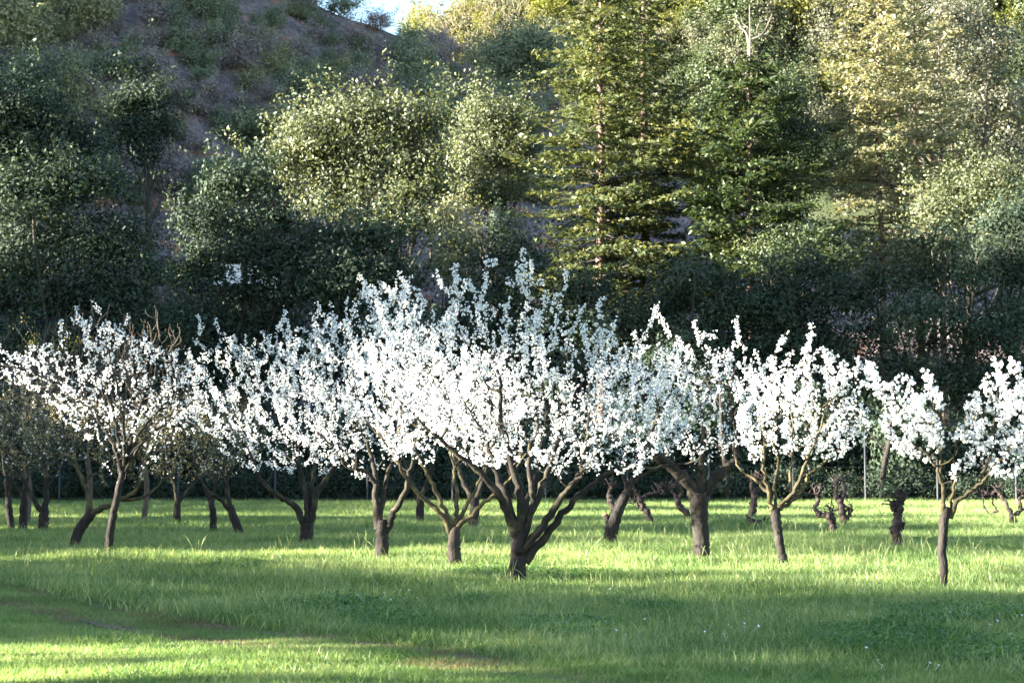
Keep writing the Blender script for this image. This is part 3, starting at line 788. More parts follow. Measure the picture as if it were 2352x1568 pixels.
# bare pale tree against the sky gap
def bare_tree(name, loc, label, H, W, seed, mat, r0, n2=40, n3=260, upb=0.5, group=None, thin=0.012):
    rng = np.random.default_rng(seed)
    r = empty(name, loc, label, 'tree', group)
    mb = MB(); fork = np.array([0, 0, H * 0.28])
    tube(mb, smooth_line([(0, 0, -0.3), (0.1, 0, H * .15), fork], 4), np.linspace(r0, r0 * 0.75, 9), 7, rng, 0.1)
    mb.build('trunk', mat, r, True)
    nodes = [fork]; out = MB(); limb = MB()
    T2 = rng.uniform(-1, 1, (n2, 3)) * np.array([W / 2, W / 2, H * 0.33]) * 0.8 + np.array([0, 0, H * 0.62])
    T3 = norm(rng.normal(size=(n3, 3))) * (rng.uniform(0, 1, (n3, 1)) ** 0.4) * np.array([W / 2, W / 2, H * 0.36]) + np.array([0, 0, H * 0.66])
    for T, stage in [(t, 2) for t in T2] + [(t, 3) for t in T3]:
        P = np.array(nodes); dv = T - P; ds = np.linalg.norm(dv, axis=1) + 1e-6
        g = norm((T - fork) + np.array([0, 0, upb * H * 0.3]))
        i = np.argmin(ds * (1.7 - (dv @ g) / ds))
        if ds[i] < 0.1: continue
        q = P[i]; c = T - g * ds[i] * 0.5
        t = np.linspace(0, 1, 6)[:, None]
        line = q * (1 - t) ** 2 + 2 * c * t * (1 - t) + T * t ** 2 + rng.normal(0, 0.02 * ds[i], (6, 3)) * (t * (1 - t) * 4)
        nodes += list(line[2:])
        tube(limb if stage == 2 else out, line, np.linspace(r0 * 0.3 if stage == 2 else thin * 1.6, thin, 6), 5 if stage == 2 else 3)
    limb.build('limb', mat, r, True)
    tag(out.build('twigs', mat, r), kind='stuff')
    return r
for i, (px, d, H, W, lab) in enumerate([(1040, 300, 17, 17, 'large bare pale tree whose twigs cross the right side of the sky gap'), (1180, 310, 15, 15, 'bare pale tree between the sky gap and the redwood pair'), (1115, 326, 12, 12, 'smaller bare pale tree behind the two large bare ones')]):
    b = base_at(px, d)
    bare_tree('bare_tree', (b[0], d, at(px, 170 - i * 5, d)[2]), lab, H, W, 400 + i, M['twig_pale'], 0.35, 45, 380, group='bare pale trees on the far hill', thin=0.035)

# ------------------------------------------------------------------ fence
fz = 82.0
fence = empty('wire_fence', (0, fz, 0), 'wire fence on slim pale steel posts along the back of the orchard', 'fence')
posts = [(-150, 1105), (140, 1108), (412, 1098), (634, 1050), (845, 1085), (1040, 1080), (1253, 1078), (1440, 1075), (1627, 1045), (1820, 1050), (1985, 992), (2150, 1055), (2330, 1060), (2500, 1060)]
tops = []
for px, ty in posts:
    x = (px - 1176) / F * fz; h = max(1.75, at(px, ty, fz)[2])
    mb = MB(); tube(mb, [(x, 0, -0.2), (x, 0, h)], [0.045, 0.045], 10)
    mb.build('post', M['steel'], fence, True); tops.append((x, 0, 1.7))
for z in (0.25, 0.75, 1.25, 1.7):
    mb = MB(); tube(mb, [(p[0], 0.07, z) for p in tops], [0.006] * len(tops), 4); mb.build('wire', M['steel'], fence)

# ------------------------------------------------------------------ orchard trees
PUFF_DIRS = norm(np.array([(1, 0, .2), (-.5, .87, .1), (-.5, -.87, .25), (.3, .3, 1), (-.7, .1, .8), (.3, -.8, .7), (.1, .6, -.8), (-.3, -.4, -.9), (.8, -.3, -.6)], float))
def puffs(mb, C, R, rng, k=8):
    n = len(C)
    if n == 0: return
    d = np.repeat(PUFF_DIRS[None, :k], n, 0)
    q, _ = np.linalg.qr(rng.normal(size=(n, 3, 3)))
    d = np.einsum('nij,nkj->nki', q, d)
    d = norm(d + rng.normal(0, 0.25, d.shape))
    c = C[:, None] + d * (R * rng.uniform(0.45, 0.75, n))[:, None, None]
    R_ = np.repeat(R, k) * rng.uniform(0.9, 1.35, n * k)
    leaf_quads(mb, c.reshape(-1, 3), norm(d.reshape(-1, 3) + rng.normal(0, 0.35, (n * k, 3))), R_ * 1.15, R_ * 1.0, rng)

PUFF_MESH = []
for i in range(5):
    mb = MB(); rng = np.random.default_rng(500 + i)
    m = int(rng.integers(4, 7))
    c = rng.normal(0, 0.5, (m, 3)); c[:, 2] *= 1.25
    rr_ = rng.uniform(0.32, 0.62, m)
    puffs(mb, c, rr_, rng, 6)
    PUFF_MESH.append(mb.mesh('flower_cluster', M['blossom']))

def orchard_tree(label, base, trunk, limbs, crown, whips=(), seed=0, n2=28, n3=200, style='bloom', step=0.055, puff=0.034, barks=('bark', 'limb'),
                 fork=None, singles=0, base_mat='bark_base', base_to=0.35, depth=0.8, skip=0.0, cat='tree', group='blossoming orchard trees', cuts=(), stubs=(), grow=(1.0, 1.0)):
    rng = np.random.default_rng(seed)
    b = on_ground(*base); d = b[1]; k = d / F
    b = np.array([b[0], b[1], float(gz(b[0], b[1]))])
    root = empty('plum_tree' if style == 'bloom' else 'orchard_tree', tuple(b), label, cat, group)
    def loc(px, py, dy=0.0):
        p = at(px, py, d); return p - b + np.array([0, dy, 0])
    # trunk: radius in photo px
    T = np.array([(*loc(x, y, dy), r * k) for x, y, r, dy in [(t + (0,))[:4] for t in trunk]])
    T = np.vstack([[(T[0, 0], T[0, 1], -0.12, T[0, 3] * 1.35)], T])
    L = smooth_line(T, 6)
    L[:, :2] += rng.normal(0, 0.006, (len(L), 2))
    nb = max(3, int(len(L) * base_to))
    mb = MB(); lb = L[:nb].copy(); lb[:, 3] *= 1.06 if base_mat == 'bark_base' else 0.95
    tube(mb, lb[:, :3], lb[:, 3], 12, rng, 0.07); mb.build('trunk_base', M[base_mat], root, True)
    mb = MB(); lu = L[nb - 1:]; tube(mb, lu[:, :3], lu[:, 3], 12, rng, 0.06); mb.build('trunk', M[barks[0]], root, True)
    nodes = []; fk = loc(*fork) if fork else L[-1, :3]
    for pts, r0, r1, dy in limbs:
        n = len(pts)
        r1 = r1 if r1 > 8 else min(r1, 1.4)
        P = np.array([(*loc(x, y, dy * (i / (n - 1)) ** 1.2), (r0 + (r1 - r0) * (i / (n - 1))) * k) for i, (x, y) in enumerate(pts)])
        S = smooth_line(P, 6)
        S[1:-1, :3] += rng.normal(0, 0.012, (len(S) - 2, 3))
        mb = MB(); tube(mb, S[:, :3], S[:, 3], 9, rng, 0.08); mb.build('limb', M[barks[1]], root, True)
        m = len(S) // 3
        nodes += [(*p[:3], p[3]) for p in S[m:]]
    for (pts, r0, mt) in stubs:
        P = np.array([(*loc(x, y, -0.02), r0 * k) for x, y in pts])
        mb = MB(); tube(mb, P[:, :3], P[:, 3], 9, rng, 0.05); mb.build('stub', M[barks[0]], root, True)
        dv = norm(P[-1, :3] - P[-2, :3]); q = P[-1, :3] + dv * r0 * k * 0.2
        mb = MB(); tube(mb, [q, q + dv * 0.015], [r0 * k * 0.95, r0 * k * 0.9], 10); o = mb.build('cut_face', M[mt], root, True)
        tag(o, 'fresh orange saw cut')
    # branches and shoots find their way into the crown
    crown = np.asarray(crown, float)
    crown[:, 1] += np.where(crown[:, 1] > crown[:, 1].mean(), (crown[:, 1] - crown[:, 1].mean()) * 0.2, 0)      # lowest sprays hang lower
    crown = (crown - crown.mean(0)) * np.array(grow) + crown.mean(0)
    cx = (crown[:, 0].min() + crown[:, 0].max()) / 2; hw = (crown[:, 0].max() - crown[:, 0].min()) / 2
    Dp = hw * k * depth
    cen = crown.mean(0)
    def targets(n, shrink):
        p = sample_poly(rng, (crown - cen) * shrink + cen, n)
        u = (p[:, 0] - cx) / hw
        dy = rng.uniform(-1, 1, n) * Dp * np.sqrt(np.maximum(0.06, 1 - u * u)) * shrink
        q = np.array([loc(x, y, 0) for x, y in p]); q[:, 1] += dy
        return q
    NP = np.array([n_[:3] for n_ in nodes]); NR = np.array([n_[3] for n_ in nodes])
    cap = len(NP); bufP = np.zeros((cap + 6 * (int(n2 * 1.4) + n3 + 60), 3)); bufR = np.zeros(len(bufP)); bufP[:cap] = NP; bufR[:cap] = NR
    branch, twig = MB(), MB(); paths = []
    T2 = targets(int(n2 * 1.4), 0.76); T3 = targets(n3, 1.0)
    T2 = T2[np.argsort(np.linalg.norm(T2 - fk, axis=1))]; T3 = T3[np.argsort(np.linalg.norm(T3 - fk, axis=1))]
    W = np.array([loc(x, y, rng.uniform(-0.5, 0.2) * Dp) for x, y in whips]).reshape(-1, 3)
    for stage, TT in ((2, T2), (3, T3), (4, W)):
        for t_ in TT:
            dv = t_ - bufP[:cap]; ds = np.linalg.norm(dv, axis=1) + 1e-6
            g = (t_ - fk); g = norm(g + np.array([0, 0, 0.55 * np.linalg.norm(g)]) + rng.normal(0, 0.12, 3) * np.linalg.norm(g))
            i = np.argmin(ds * (1.75 - (dv @ g) / ds))
            if ds[i] < 0.08: continue
            q = bufP[i]; c = t_ - g * ds[i] * 0.5
            nn = 7; t = np.linspace(0, 1, nn)[:, None]
            line = q * (1 - t) ** 2 + 2 * c * t * (1 - t) + t_ * t ** 2 + rng.normal(0, 0.03 * ds[i], (nn, 3)) * (t * (1 - t) * 3)
            rs = min(bufR[i] * 0.75, 0.022 if stage == 2 else 0.009 + 0.004 * ds[i]); re = 0.007 if stage == 2 else 0.003
            R = np.linspace(rs, re, nn)
            tube(branch if stage == 2 else twig, line, R, 5 if stage == 2 else 3)
            bufP[cap:cap + 5] = line[2:]; bufR[cap:cap + 5] = R[2:]; cap += 5
            paths.append((line, stage, ds[i]))
    tag(branch.build('branches', M[barks[1]], root, True), kind='stuff')
    tag(twig.build('twigs', M['twig'], root), kind='stuff')
    # flowers or buds along the shoots
    reach = np.percentile(np.linalg.norm(T3 - fk, axis=1), 80)
    C = []; R = []
    for line, stage, ln in paths:
        if rng.uniform() < skip: continue
        shoot_w = 1.0 if stage == 4 else rng.choice([0.35, 0.75, 1.0], p=[0.15, 0.25, 0.6])
        s0 = 0.68 if stage == 2 else 0.24
        m = max(2, int(ln * (1 - s0) / (step * (0.52 if style == 'bloom' else 1))))
        u = np.linspace(s0, 1.0, m) + rng.normal(0, 0.4 / m, m); u = np.clip(u, s0, 1)
        tt = np.linspace(0, 1, len(line))
        p = np.stack([np.interp(u, tt, line[:, a]) for a in range(3)], 1) + rng.normal(0, 0.018, (m, 3))
        kk = rng.uniform(0, 1, m) > 0.06
        if style == 'bloom':                            # thinner towards the fork, and some shoots with few flowers
            far = np.linalg.norm(p - fk, axis=1) / reach
            kk &= rng.uniform(0, 1, m) < np.clip((far - 0.18) * 2.2, 0.06, 1) * shoot_w
        C.append(p[kk]); R.append((puff * rng.uniform(0.6, 1.35, m) * (1.0 if stage < 4 else 1.15))[kk])
    C = np.concatenate(C); R = np.concatenate(R)
    mb = MB()
    if style == 'bloom':
        if singles:
            sc_ = R * (1.3 - (C[:, 1] - C[:, 1].min()) / (np.ptp(C[:, 1]) + .01) * 0.8)
            pick = np.argsort(-sc_)[:singles]; msk = np.ones(len(C), bool); msk[pick] = False
            for i in pick:
                o = link(bpy.data.objects.new('flower_cluster', PUFF_MESH[i % 5]), root)
                o.location = tuple(C[i]); s = R[i] * 1.05; o.scale = (s, s, s); o.rotation_euler = tuple(rng.uniform(0, 6.28, 3))
            C, R = C[msk], R[msk]
        big = R > 0.033
        Cb = np.repeat(C[big], 3, 0) + rng.normal(0, 0.55, (big.sum() * 3, 3)) * np.repeat(R[big], 3)[:, None]
        C = np.vstack([C[~big], Cb]); R = np.concatenate([R[~big] * 0.78, np.repeat(R[big], 3) * rng.uniform(0.38, 0.6, big.sum() * 3)])
        puffs(mb, C, R, rng, 5)
        tag(mb.build('blossoms', M['blossom'], root), kind='stuff')
    else:
        n = len(C); rep = 3
        Cc = np.repeat(C, rep, 0) + rng.normal(0, 0.022, (n * rep, 3)); s = np.repeat(R, rep) * rng.uniform(0.7, 1.3, n * rep)
        leaf_quads(mb, Cc, rand_dirs(rng, n * rep), s * 1.15, s * 0.62, rng)
        tag(mb.build('buds', M['bud'], root), kind='stuff')
        e = rng.uniform(0, 1, n) < 0.07
        mb = MB(); puffs(mb, C[e], np.full(e.sum(), 0.026), rng, 5); tag(mb.build('first_flowers', M['blossom'], root), kind='stuff')
    return root

# --- foremost tree
orchard_tree('foremost blossoming plum tree with thick dark trunk and spreading limbs, tallest whips', (1188, 1345),
    [(1188, 1345, 21), (1189, 1300, 19), (1190, 1262, 18), (1193, 1225, 16)],
    [([(1188, 1250), (1168, 1180), (1135, 1120), (1080, 1065), (1000, 1000), (900, 900)], 13, 3.5, -0.6),
     ([(1190, 1240), (1165, 1150), (1140, 1085), (1110, 1000), (1060, 910)], 11, 3, 0.7),
     ([(1194, 1235), (1196, 1150), (1172, 1050), (1150, 960), (1146, 870), (1118, 770)], 12, 3.5, -0.3),
     ([(1196, 1240), (1225, 1150), (1215, 1060), (1235, 980), (1250, 880)], 10, 3, 0.4),
     ([(1202, 1265), (1245, 1205), (1300, 1130), (1332, 1080), (1345, 1000), (1352, 880)], 11, 3, -0.4),
     ([(1206, 1290), (1262, 1218), (1318, 1150), (1392, 1090), (1450, 1070), (1500, 1000)], 11, 3, 0.3),
     ([(1200, 1235), (1240, 1130), (1275, 1040), (1300, 940), (1330, 860)], 10, 3, 0.9)],
    [(800, 790), (850, 740), (910, 690), (970, 700), (1030, 670), (1090, 660), (1150, 690), (1230, 690), (1300, 690), (1390, 720), (1440, 780), (1500, 800), (1555, 900), (1545, 990), (1480, 1030), (1400, 1050), (1330, 1010), (1280, 1040), (1180, 1010), (1080, 1020), (980, 960), (880, 880)],
    whips=[(1200, 568), (1117, 585), (1137, 592), (1190, 618), (1222, 602), (1003, 625), (1048, 625), (1298, 634), (1380, 690), (1166, 655), (925, 640), (838, 655), (1275, 680), (1415, 730), (1240, 655), (1070, 650), (960, 670)],
    seed=1, n2=70, n3=620, step=0.024, puff=0.026, singles=300, base_to=0.45)
# --- tree with sunlit limbs
orchard_tree('blossoming plum tree with pale sunlit limbs, just left of the foremost tree', (1045, 1305),
    [(1045, 1305, 17), (1042, 1265, 16), (1044, 1235, 14), (1046, 1210, 12)],
    [([(1036, 1225), (1010, 1175), (950, 1120), (915, 1060), (885, 1010), (840, 960)], 7, 3, -0.5),
     ([(1040, 1215), (1012, 1150), (985, 1095), (960, 1050), (930, 980)], 6.5, 3, 0.1),
     ([(1046, 1205), (1050, 1150), (1042, 1090), (1035, 1040), (1020, 960)], 6, 2.5, 0.5),
     ([(1052, 1210), (1090, 1175), (1130, 1140), (1170, 1100), (1210, 1040)], 7, 3, -0.2),
     ([(1050, 1205), (1075, 1150), (1100, 1110), (1110, 1060), (1120, 990)], 5.5, 2.5, 0.6)],
    [(780, 830), (830, 780), (880, 750), (940, 740), (1010, 760), (1080, 790), (1150, 820), (1200, 900), (1190, 990), (1110, 1020), (1030, 1010), (950, 1020), (880, 1000), (820, 950)],
    whips=[(870, 700), (930, 690)], seed=2, n2=46, n3=360, step=0.028, puff=0.028, barks=('bark_sunlit', 'limb_yellow'))
# --- forked tree with dark base
orchard_tree('blossoming plum tree with forked trunk on a dark base, left of the sunlit limbed one', (874, 1288),
    [(874, 1288, 17), (877, 1255, 16), (878, 1225, 14), (876, 1195, 12)],
    [([(868, 1215), (862, 1150), (858, 1080), (835, 1000), (800, 930)], 10, 3, 0.3),
     ([(885, 1220), (905, 1175), (935, 1120), (950, 1050), (960, 980)], 10, 3, -0.3),
     ([(862, 1110), (840, 1082), (800, 1070), (775, 1030), (720, 980)], 6, 2.5, -0.5),
     ([(872, 1200), (880, 1120), (900, 1040), (905, 950)], 8, 3, 0.7)],
    [(640, 880), (660, 800), (720, 740), (780, 700), (840, 650), (900, 640), (960, 660), (1010, 710), (1020, 800), (1000, 900), (950, 1000), (880, 1000), (820, 1030), (740, 1000), (670, 960)],
    whips=[(838, 652), (920, 630), (895, 660), (655, 730), (812, 715), (940, 655), (690, 750)], seed=3, n2=54, n3=520, grow=(1.12, 1.06), step=0.032, puff=0.030)
# --- three limbed tree
orchard_tree('blossoming plum tree whose low limb sweeps left, behind and left of the forked one', (703, 1250),
    [(703, 1250, 15), (704, 1225, 15), (706, 1205, 14), (708, 1190, 12)],
    [([(700, 1205), (682, 1165), (645, 1140), (605, 1105), (585, 1050), (560, 980)], 9, 3, -0.4),
     ([(706, 1195), (702, 1140), (690, 1085), (680, 1030), (660, 960)], 8, 3, 0.3),
     ([(712, 1200), (730, 1130), (765, 1075), (800, 1010), (830, 950)], 9, 3, 0.1),
     ([(708, 1195), (715, 1120), (720, 1050), (740, 960)], 7, 3, 0.8)],
    [(440, 870), (470, 790), (530, 770), (590, 780), (650, 760), (720, 770), (790, 800), (830, 880), (830, 970), (790, 1010), (720, 1040), (640, 1040), (570, 1020), (500, 980), (450, 930)],
    whips=[(472, 735), (505, 740), (610, 765), (662, 716), (750, 735), (548, 772), (775, 725), (640, 745)], seed=4, n2=56, n3=560, grow=(1.15, 1.06), step=0.035, puff=0.031, skip=0.05)
# --- left blossoming tree
orchard_tree('sparsely blossoming tree on a slim straight trunk, flowers down its fork, leftmost in bloom', (246, 1282),
    [(246, 1282, 9), (252, 1240, 9), (258, 1195, 8.5), (266, 1155, 8), (280, 1080, 6.5)],
    [([(280, 1085), (262, 1020), (225, 960), (170, 900), (90, 860), (20, 840)], 5.5, 2, -0.3),
     ([(282, 1080), (270, 1000), (250, 920), (225, 840), (200, 780)], 5, 2, 0.3),
     ([(284, 1080), (288, 990), (280, 900), (262, 800)], 4.5, 2, -0.5),
     ([(286, 1080), (315, 1000), (360, 940), (410, 880)], 5, 2, 0.4),
     ([(286, 1085), (330, 1015), (390, 965), (450, 920)], 5, 2, -0.2),
     ([(284, 1080), (310, 960), (330, 860), (340, 790)], 4.5, 2, 0.6)],
    [(10, 820), (80, 800), (140, 780), (170, 740), (240, 740), (300, 760), (360, 800), (420, 800), (470, 860), (450, 930), (380, 990), (320, 1020), (285, 1070), (240, 1000), (170, 950), (90, 900), (20, 880)],
    whips=[(233, 700), (180, 708), (293, 722), (150, 745), (270, 745), (205, 745), (10, 795), (330, 760), (60, 815), (285, 1050), (290, 1085), (284, 1110)], seed=5, n2=52, n3=430, grow=(1.08, 1.05), step=0.038, puff=0.028, skip=0.05, fork=(285, 1060))
# --- thick trunk tree
orchard_tree('blossoming plum tree with the thickest trunk, reddish bare foot and two cut back limbs', (1612, 1286),
    [(1613, 1286, 21), (1612, 1255, 19), (1609, 1215, 19), (1606, 1170, 21), (1607, 1135, 22)],
    [([(1597, 1145), (1580, 1110), (1545, 1075), (1510, 1050), (1478, 1028)], 14, 11, -0.3),
     ([(1616, 1140), (1640, 1105), (1672, 1075), (1702, 1050)], 13, 9, 0.1),
     ([(1608, 1135), (1612, 1090), (1614, 1060), (1618, 990), (1610, 900)], 12, 3, 0.3),
     ([(1485, 1033), (1500, 980), (1530, 920), (1560, 850)], 6, 2.5, -0.2),
     ([(1695, 1052), (1690, 990), (1680, 920), (1690, 840)], 6, 2.5, 0.1),
     ([(1612, 1080), (1575, 1065), (1530, 1070), (1480, 1075), (1455, 1078)], 4, 2.5, -0.6)],
    [(1490, 900), (1540, 830), (1560, 780), (1600, 790), (1640, 800), (1690, 780), (1740, 830), (1770, 880), (1765, 950), (1720, 1010), (1660, 1010), (1600, 1040), (1540, 1020), (1500, 980)],
    whips=[(1595, 742), (1560, 775), (1618, 765), (1640, 768), (1687, 736), (1502, 710), (1730, 805), (1770, 820), (1530, 805)], seed=6, n2=36, n3=290, step=0.034, puff=0.033, base_mat='bark_red', base_to=0.22, barks=('bark', 'limb'))
# --- tree with orange cut
orchard_tree('blossoming plum tree leaning right on a dark stump with a fresh orange saw cut', (1402, 1250),
    [(1402, 1250, 15), (1405, 1220, 16), (1412, 1190, 15), (1425, 1160, 12), (1440, 1130, 11)],
    [([(1436, 1135), (1455, 1100), (1475, 1060), (1500, 1010), (1520, 940)], 9, 3, 0.2),
     ([(1440, 1130), (1430, 1080), (1420, 1030), (1405, 960)], 5, 2.5, -0.3),
     ([(1440, 1130), (1462, 1090), (1470, 1030), (1465, 950)], 6, 2.5, 0.6),
     ([(1450, 1110), (1490, 1085), (1530, 1070), (1560, 1050)], 5, 2.5, -0.1)],
    [(1350, 900), (1380, 820), (1440, 790), (1500, 780), (1550, 820), (1580, 900), (1560, 980), (1500, 1030), (1440, 1040), (1390, 1020), (1360, 970)],
    whips=[(1503, 705), (1455, 760), (1480, 770), (1550, 790)], seed=7, n2=34, n3=330, grow=(1.15, 1.05), step=0.035, puff=0.031, stubs=[([(1404, 1215), (1396, 1198), (1390, 1182)], 7, 'cut')])
# --- slim leaning tree
orchard_tree('blossoming plum tree with slim leaning trunk and yellow lichened limbs, left of the young tree', (1803, 1306),
    [(1803, 1306, 10.5), (1795, 1265, 10), (1786, 1215, 11), (1780, 1170, 12)],
    [([(1772, 1180), (1765, 1130), (1752, 1080), (1752, 1020), (1745, 950)], 6, 2.5, -0.2),
     ([(1765, 1130), (1735, 1100), (1700, 1075), (1690, 1020)], 4.5, 2, 0.3),
     ([(1782, 1165), (1780, 1110), (1790, 1060), (1780, 1010), (1790, 940)], 4.5, 2, 0.3),
     ([(1788, 1165), (1825, 1120), (1850, 1060), (1880, 980), (1900, 900)], 6, 2.5, -0.3),
     ([(1792, 1170), (1840, 1130), (1860, 1090), (1900, 1060), (1950, 1010)], 5.5, 2.5, 0.2),
     ([(1815, 1130), (1820, 1070), (1830, 1010), (1830, 930)], 4.5, 2, 0.6)],
    [(1690, 930), (1700, 860), (1750, 830), (1800, 800), (1850, 790), (1910, 810), (1960, 840), (1995, 890), (2000, 960), (1960, 1010), (1900, 1030), (1850, 1020), (1790, 1010), (1730, 1020), (1695, 990)],
    whips=[(1862, 748), (1806, 760), (1895, 800), (1965, 818), (1985, 840), (1940, 825), (1770, 815), (1995, 850)], seed=8, n2=38, n3=330, step=0.042, puff=0.038, singles=300, barks=('bark', 'limb_yellow'), base_to=0.5)
# --- young tree at right
orchard_tree('young blossoming tree with slim pale trunk splitting into a wide vee, rightmost in bloom', (2172, 1366),
    [(2172, 1366, 9), (2168, 1320, 9), (2165, 1250, 10), (2170, 1190, 11), (2173, 1165, 9)],
    [([(2165, 1195), (2165, 1130), (2150, 1080), (2130, 1050), (2090, 1020)], 6, 3, -0.2),
     ([(2160, 1110), (2162, 1060), (2168, 1000), (2150, 930)], 4, 2, 0.2),
     ([(2175, 1185), (2195, 1130), (2205, 1080), (2195, 1030)], 5, 2.5, 0.3),
     ([(2182, 1190), (2200, 1148), (2240, 1115), (2280, 1070), (2320, 1010)], 6.5, 3, -0.2),
     ([(2250, 1105), (2280, 1040), (2290, 970), (2300, 900)], 4.5, 2, 0.2),
     ([(2262, 1090), (2310, 1050), (2345, 1010), (2370, 960)], 4, 2, 0.5)],
    [(2010, 950), (2050, 910), (2075, 860), (2120, 860), (2150, 900), (2180, 940), (2190, 1000), (2215, 960), (2240, 900), (2280, 850), (2330, 850), (2390, 880), (2400, 990), (2330, 1060), (2280, 1080), (2240, 1040), (2215, 1020), (2180, 1050), (2150, 1040), (2080, 1020), (2030, 990)],
    whips=[(1992, 845), (2010, 880), (2035, 915), (2085, 855), (2120, 858), (2295, 840), (2325, 835), (2265, 860), (2220, 925), (2150, 895), (2352, 890)], seed=9, n2=26, n3=175, step=0.05, puff=0.050, singles=300, barks=('bark', 'limb_yellow'), base_to=0.15, depth=0.6, skip=0.03)

# --- budding trees at the left and back
G2 = 'budding trees not yet in bloom'
orchard_tree('leaning trunk tree with olive buds, one limb passing the slim straight blossoming trunk', (168, 1258),
    [(168, 1258, 12), (182, 1218, 12), (205, 1185, 12), (215, 1175, 10)],
    [([(208, 1185), (200, 1130), (180, 1090), (165, 1020), (160, 960)], 6.5, 2.5, 0.2),
     ([(205, 1182), (240, 1165), (275, 1148), (320, 1120), (340, 1060), (360, 1010)], 8, 2.5, -0.3),
     ([(195, 1105), (215, 1090), (240, 1095), (262, 1120)], 2.5, 1.5, -0.4),
     ([(280, 1148), (330, 1140), (370, 1100), (410, 1060)], 4, 2, 0.5)],
    [(30, 960), (90, 900), (180, 890), (280, 930), (380, 930), (420, 990), (400, 1060), (330, 1080), (250, 1050), (160, 1040), (70, 1030)],
    seed=21, style='bud', n2=34, n3=384, step=0.0434, puff=0.028, group=G2, barks=('bark', 'limb_yellow'), base_to=0.2)
orchard_tree('budding tree with short pale forked trunk, third trunk from the left edge', (98, 1224),
    [(98, 1224, 12), (100, 1195, 12), (102, 1165, 10)],
    [([(95, 1172), (70, 1130), (45, 1080), (10, 1030)], 7, 2.5, -0.3), ([(104, 1170), (106, 1110), (95, 1050), (90, 980)], 8, 2.5, 0.3), ([(103, 1130), (125, 1090), (160, 1050)], 4, 2, 0.2)],
    [(-40, 900), (30, 850), (110, 860), (180, 900), (200, 980), (170, 1050), (80, 1060), (0, 1060), (-40, 1000)],
    seed=22, style='bud', n2=26, n3=312, step=0.0496, puff=0.03, group=G2)
orchard_tree('dark slim trunk tree with olive buds, leftmost in the orchard', (28, 1219),
    [(28, 1219, 8), (22, 1180, 8), (18, 1140, 7)],
    [([(18, 1145), (10, 1090), (0, 1030), (-20, 960)], 5, 2, 0.3), ([(20, 1140), (35, 1090), (40, 1020)], 4, 2, -0.3)],
    [(-80, 900), (-20, 850), (60, 870), (90, 960), (60, 1060), (-30, 1060), (-80, 1000)],
    seed=23, style='bud', n2=20, n3=180, step=0.0558, puff=0.03, group=G2)
orchard_tree('dark upright trunk tree with olive buds, second from the left edge', (52, 1222),
    [(52, 1222, 10), (54, 1180, 9), (55, 1130, 8)],
    [([(55, 1140), (60, 1080), (50, 1020), (60, 950)], 5, 2, 0.4), ([(54, 1135), (30, 1110), (5, 1085), (-20, 1060)], 4, 2, -0.3)],
    [(-20, 930), (40, 880), (120, 900), (140, 980), (110, 1060), (30, 1070), (-20, 1020)],
    seed=24, style='bud', n2=20, n3=180, step=0.0558, puff=0.03, group=G2)
orchard_tree('far budding tree on a thin upright trunk, alone between the leaning trunks', (406, 1212),
    [(406, 1212, 8.5), (407, 1185, 8.5), (408, 1150, 7)],
    [([(407, 1155), (402, 1110), (390, 1060), (380, 1000)], 5, 2, -0.3), ([(410, 1152), (435, 1120), (460, 1090), (480, 1030)], 4.5, 2, 0.3)],
    [(310, 960), (360, 900), (430, 890), (490, 930), (500, 1010), (470, 1080), (400, 1090), (330, 1060)],
    seed=25, style='bud', n2=24, n3=276, step=0.0558, puff=0.032, group=G2)
orchard_tree('far budding tree on a short reddish trunk, left of the far leaning pair', (491, 1226),
    [(491, 1226, 8), (490, 1190, 8), (485, 1150, 7)],
    [([(485, 1155), (470, 1120), (450, 1080), (430, 1020)], 5, 2, 0.3), ([(487, 1150), (500, 1100), (510, 1030)], 4, 2, -0.3)],
    [(400, 960), (450, 900), (530, 910), (570, 980), (550, 1060), (480, 1090), (420, 1060)],
    seed=26, style='bud', n2=24, n3=264, step=0.0558, puff=0.032, group=G2)
orchard_tree('budding tree on a trunk leaning left, just left of the three limbed blossoming tree', (553, 1230),
    [(553, 1230, 9), (540, 1195, 10), (528, 1160, 8)],
    [([(532, 1175), (505, 1145), (480, 1125), (455, 1090)], 5.5, 2, -0.3), ([(528, 1162), (518, 1100), (512, 1050), (520, 980)], 6, 2, 0.3)],
    [(430, 980), (480, 910), (560, 900), (620, 960), (610, 1040), (540, 1070), (470, 1070)],
    seed=27, style='bud', n2=24, n3=264, step=0.0558, puff=0.032, group=G2)
# --- three trunks far behind the middle
for bx, by, r, lab, sd in ((964, 1202, 10, 'far trunk between the forked and the sunlit limbed tree, dark with low branches', 31), (1088, 1212, 13, 'far stout dark trunk just right of the sunlit limbed tree', 32), (1205, 1215, 11, 'far greyish trunk half hidden behind the foremost trunk', 33)):
    orchard_tree(lab, (bx, by), [(bx, by, r), (bx + 1, by - 30, r * .95), (bx + 2, by - 70, r * .85)],
        [([(bx, by - 60), (bx - 25, by - 110), (bx - 50, by - 180), (bx - 60, by - 260)], r * .6, 2, 0.3), ([(bx + 3, by - 60), (bx + 25, by - 120), (bx + 40, by - 190), (bx + 50, by - 270)], r * .6, 2, -0.3)],
        [(bx - 130, by - 330), (bx - 60, by - 400), (bx + 60, by - 400), (bx + 130, by - 330), (bx + 120, by - 220), (bx, by - 170), (bx - 120, by - 220)],
        seed=sd, n2=20, n3=130, step=0.1, puff=0.045, skip=0.1)
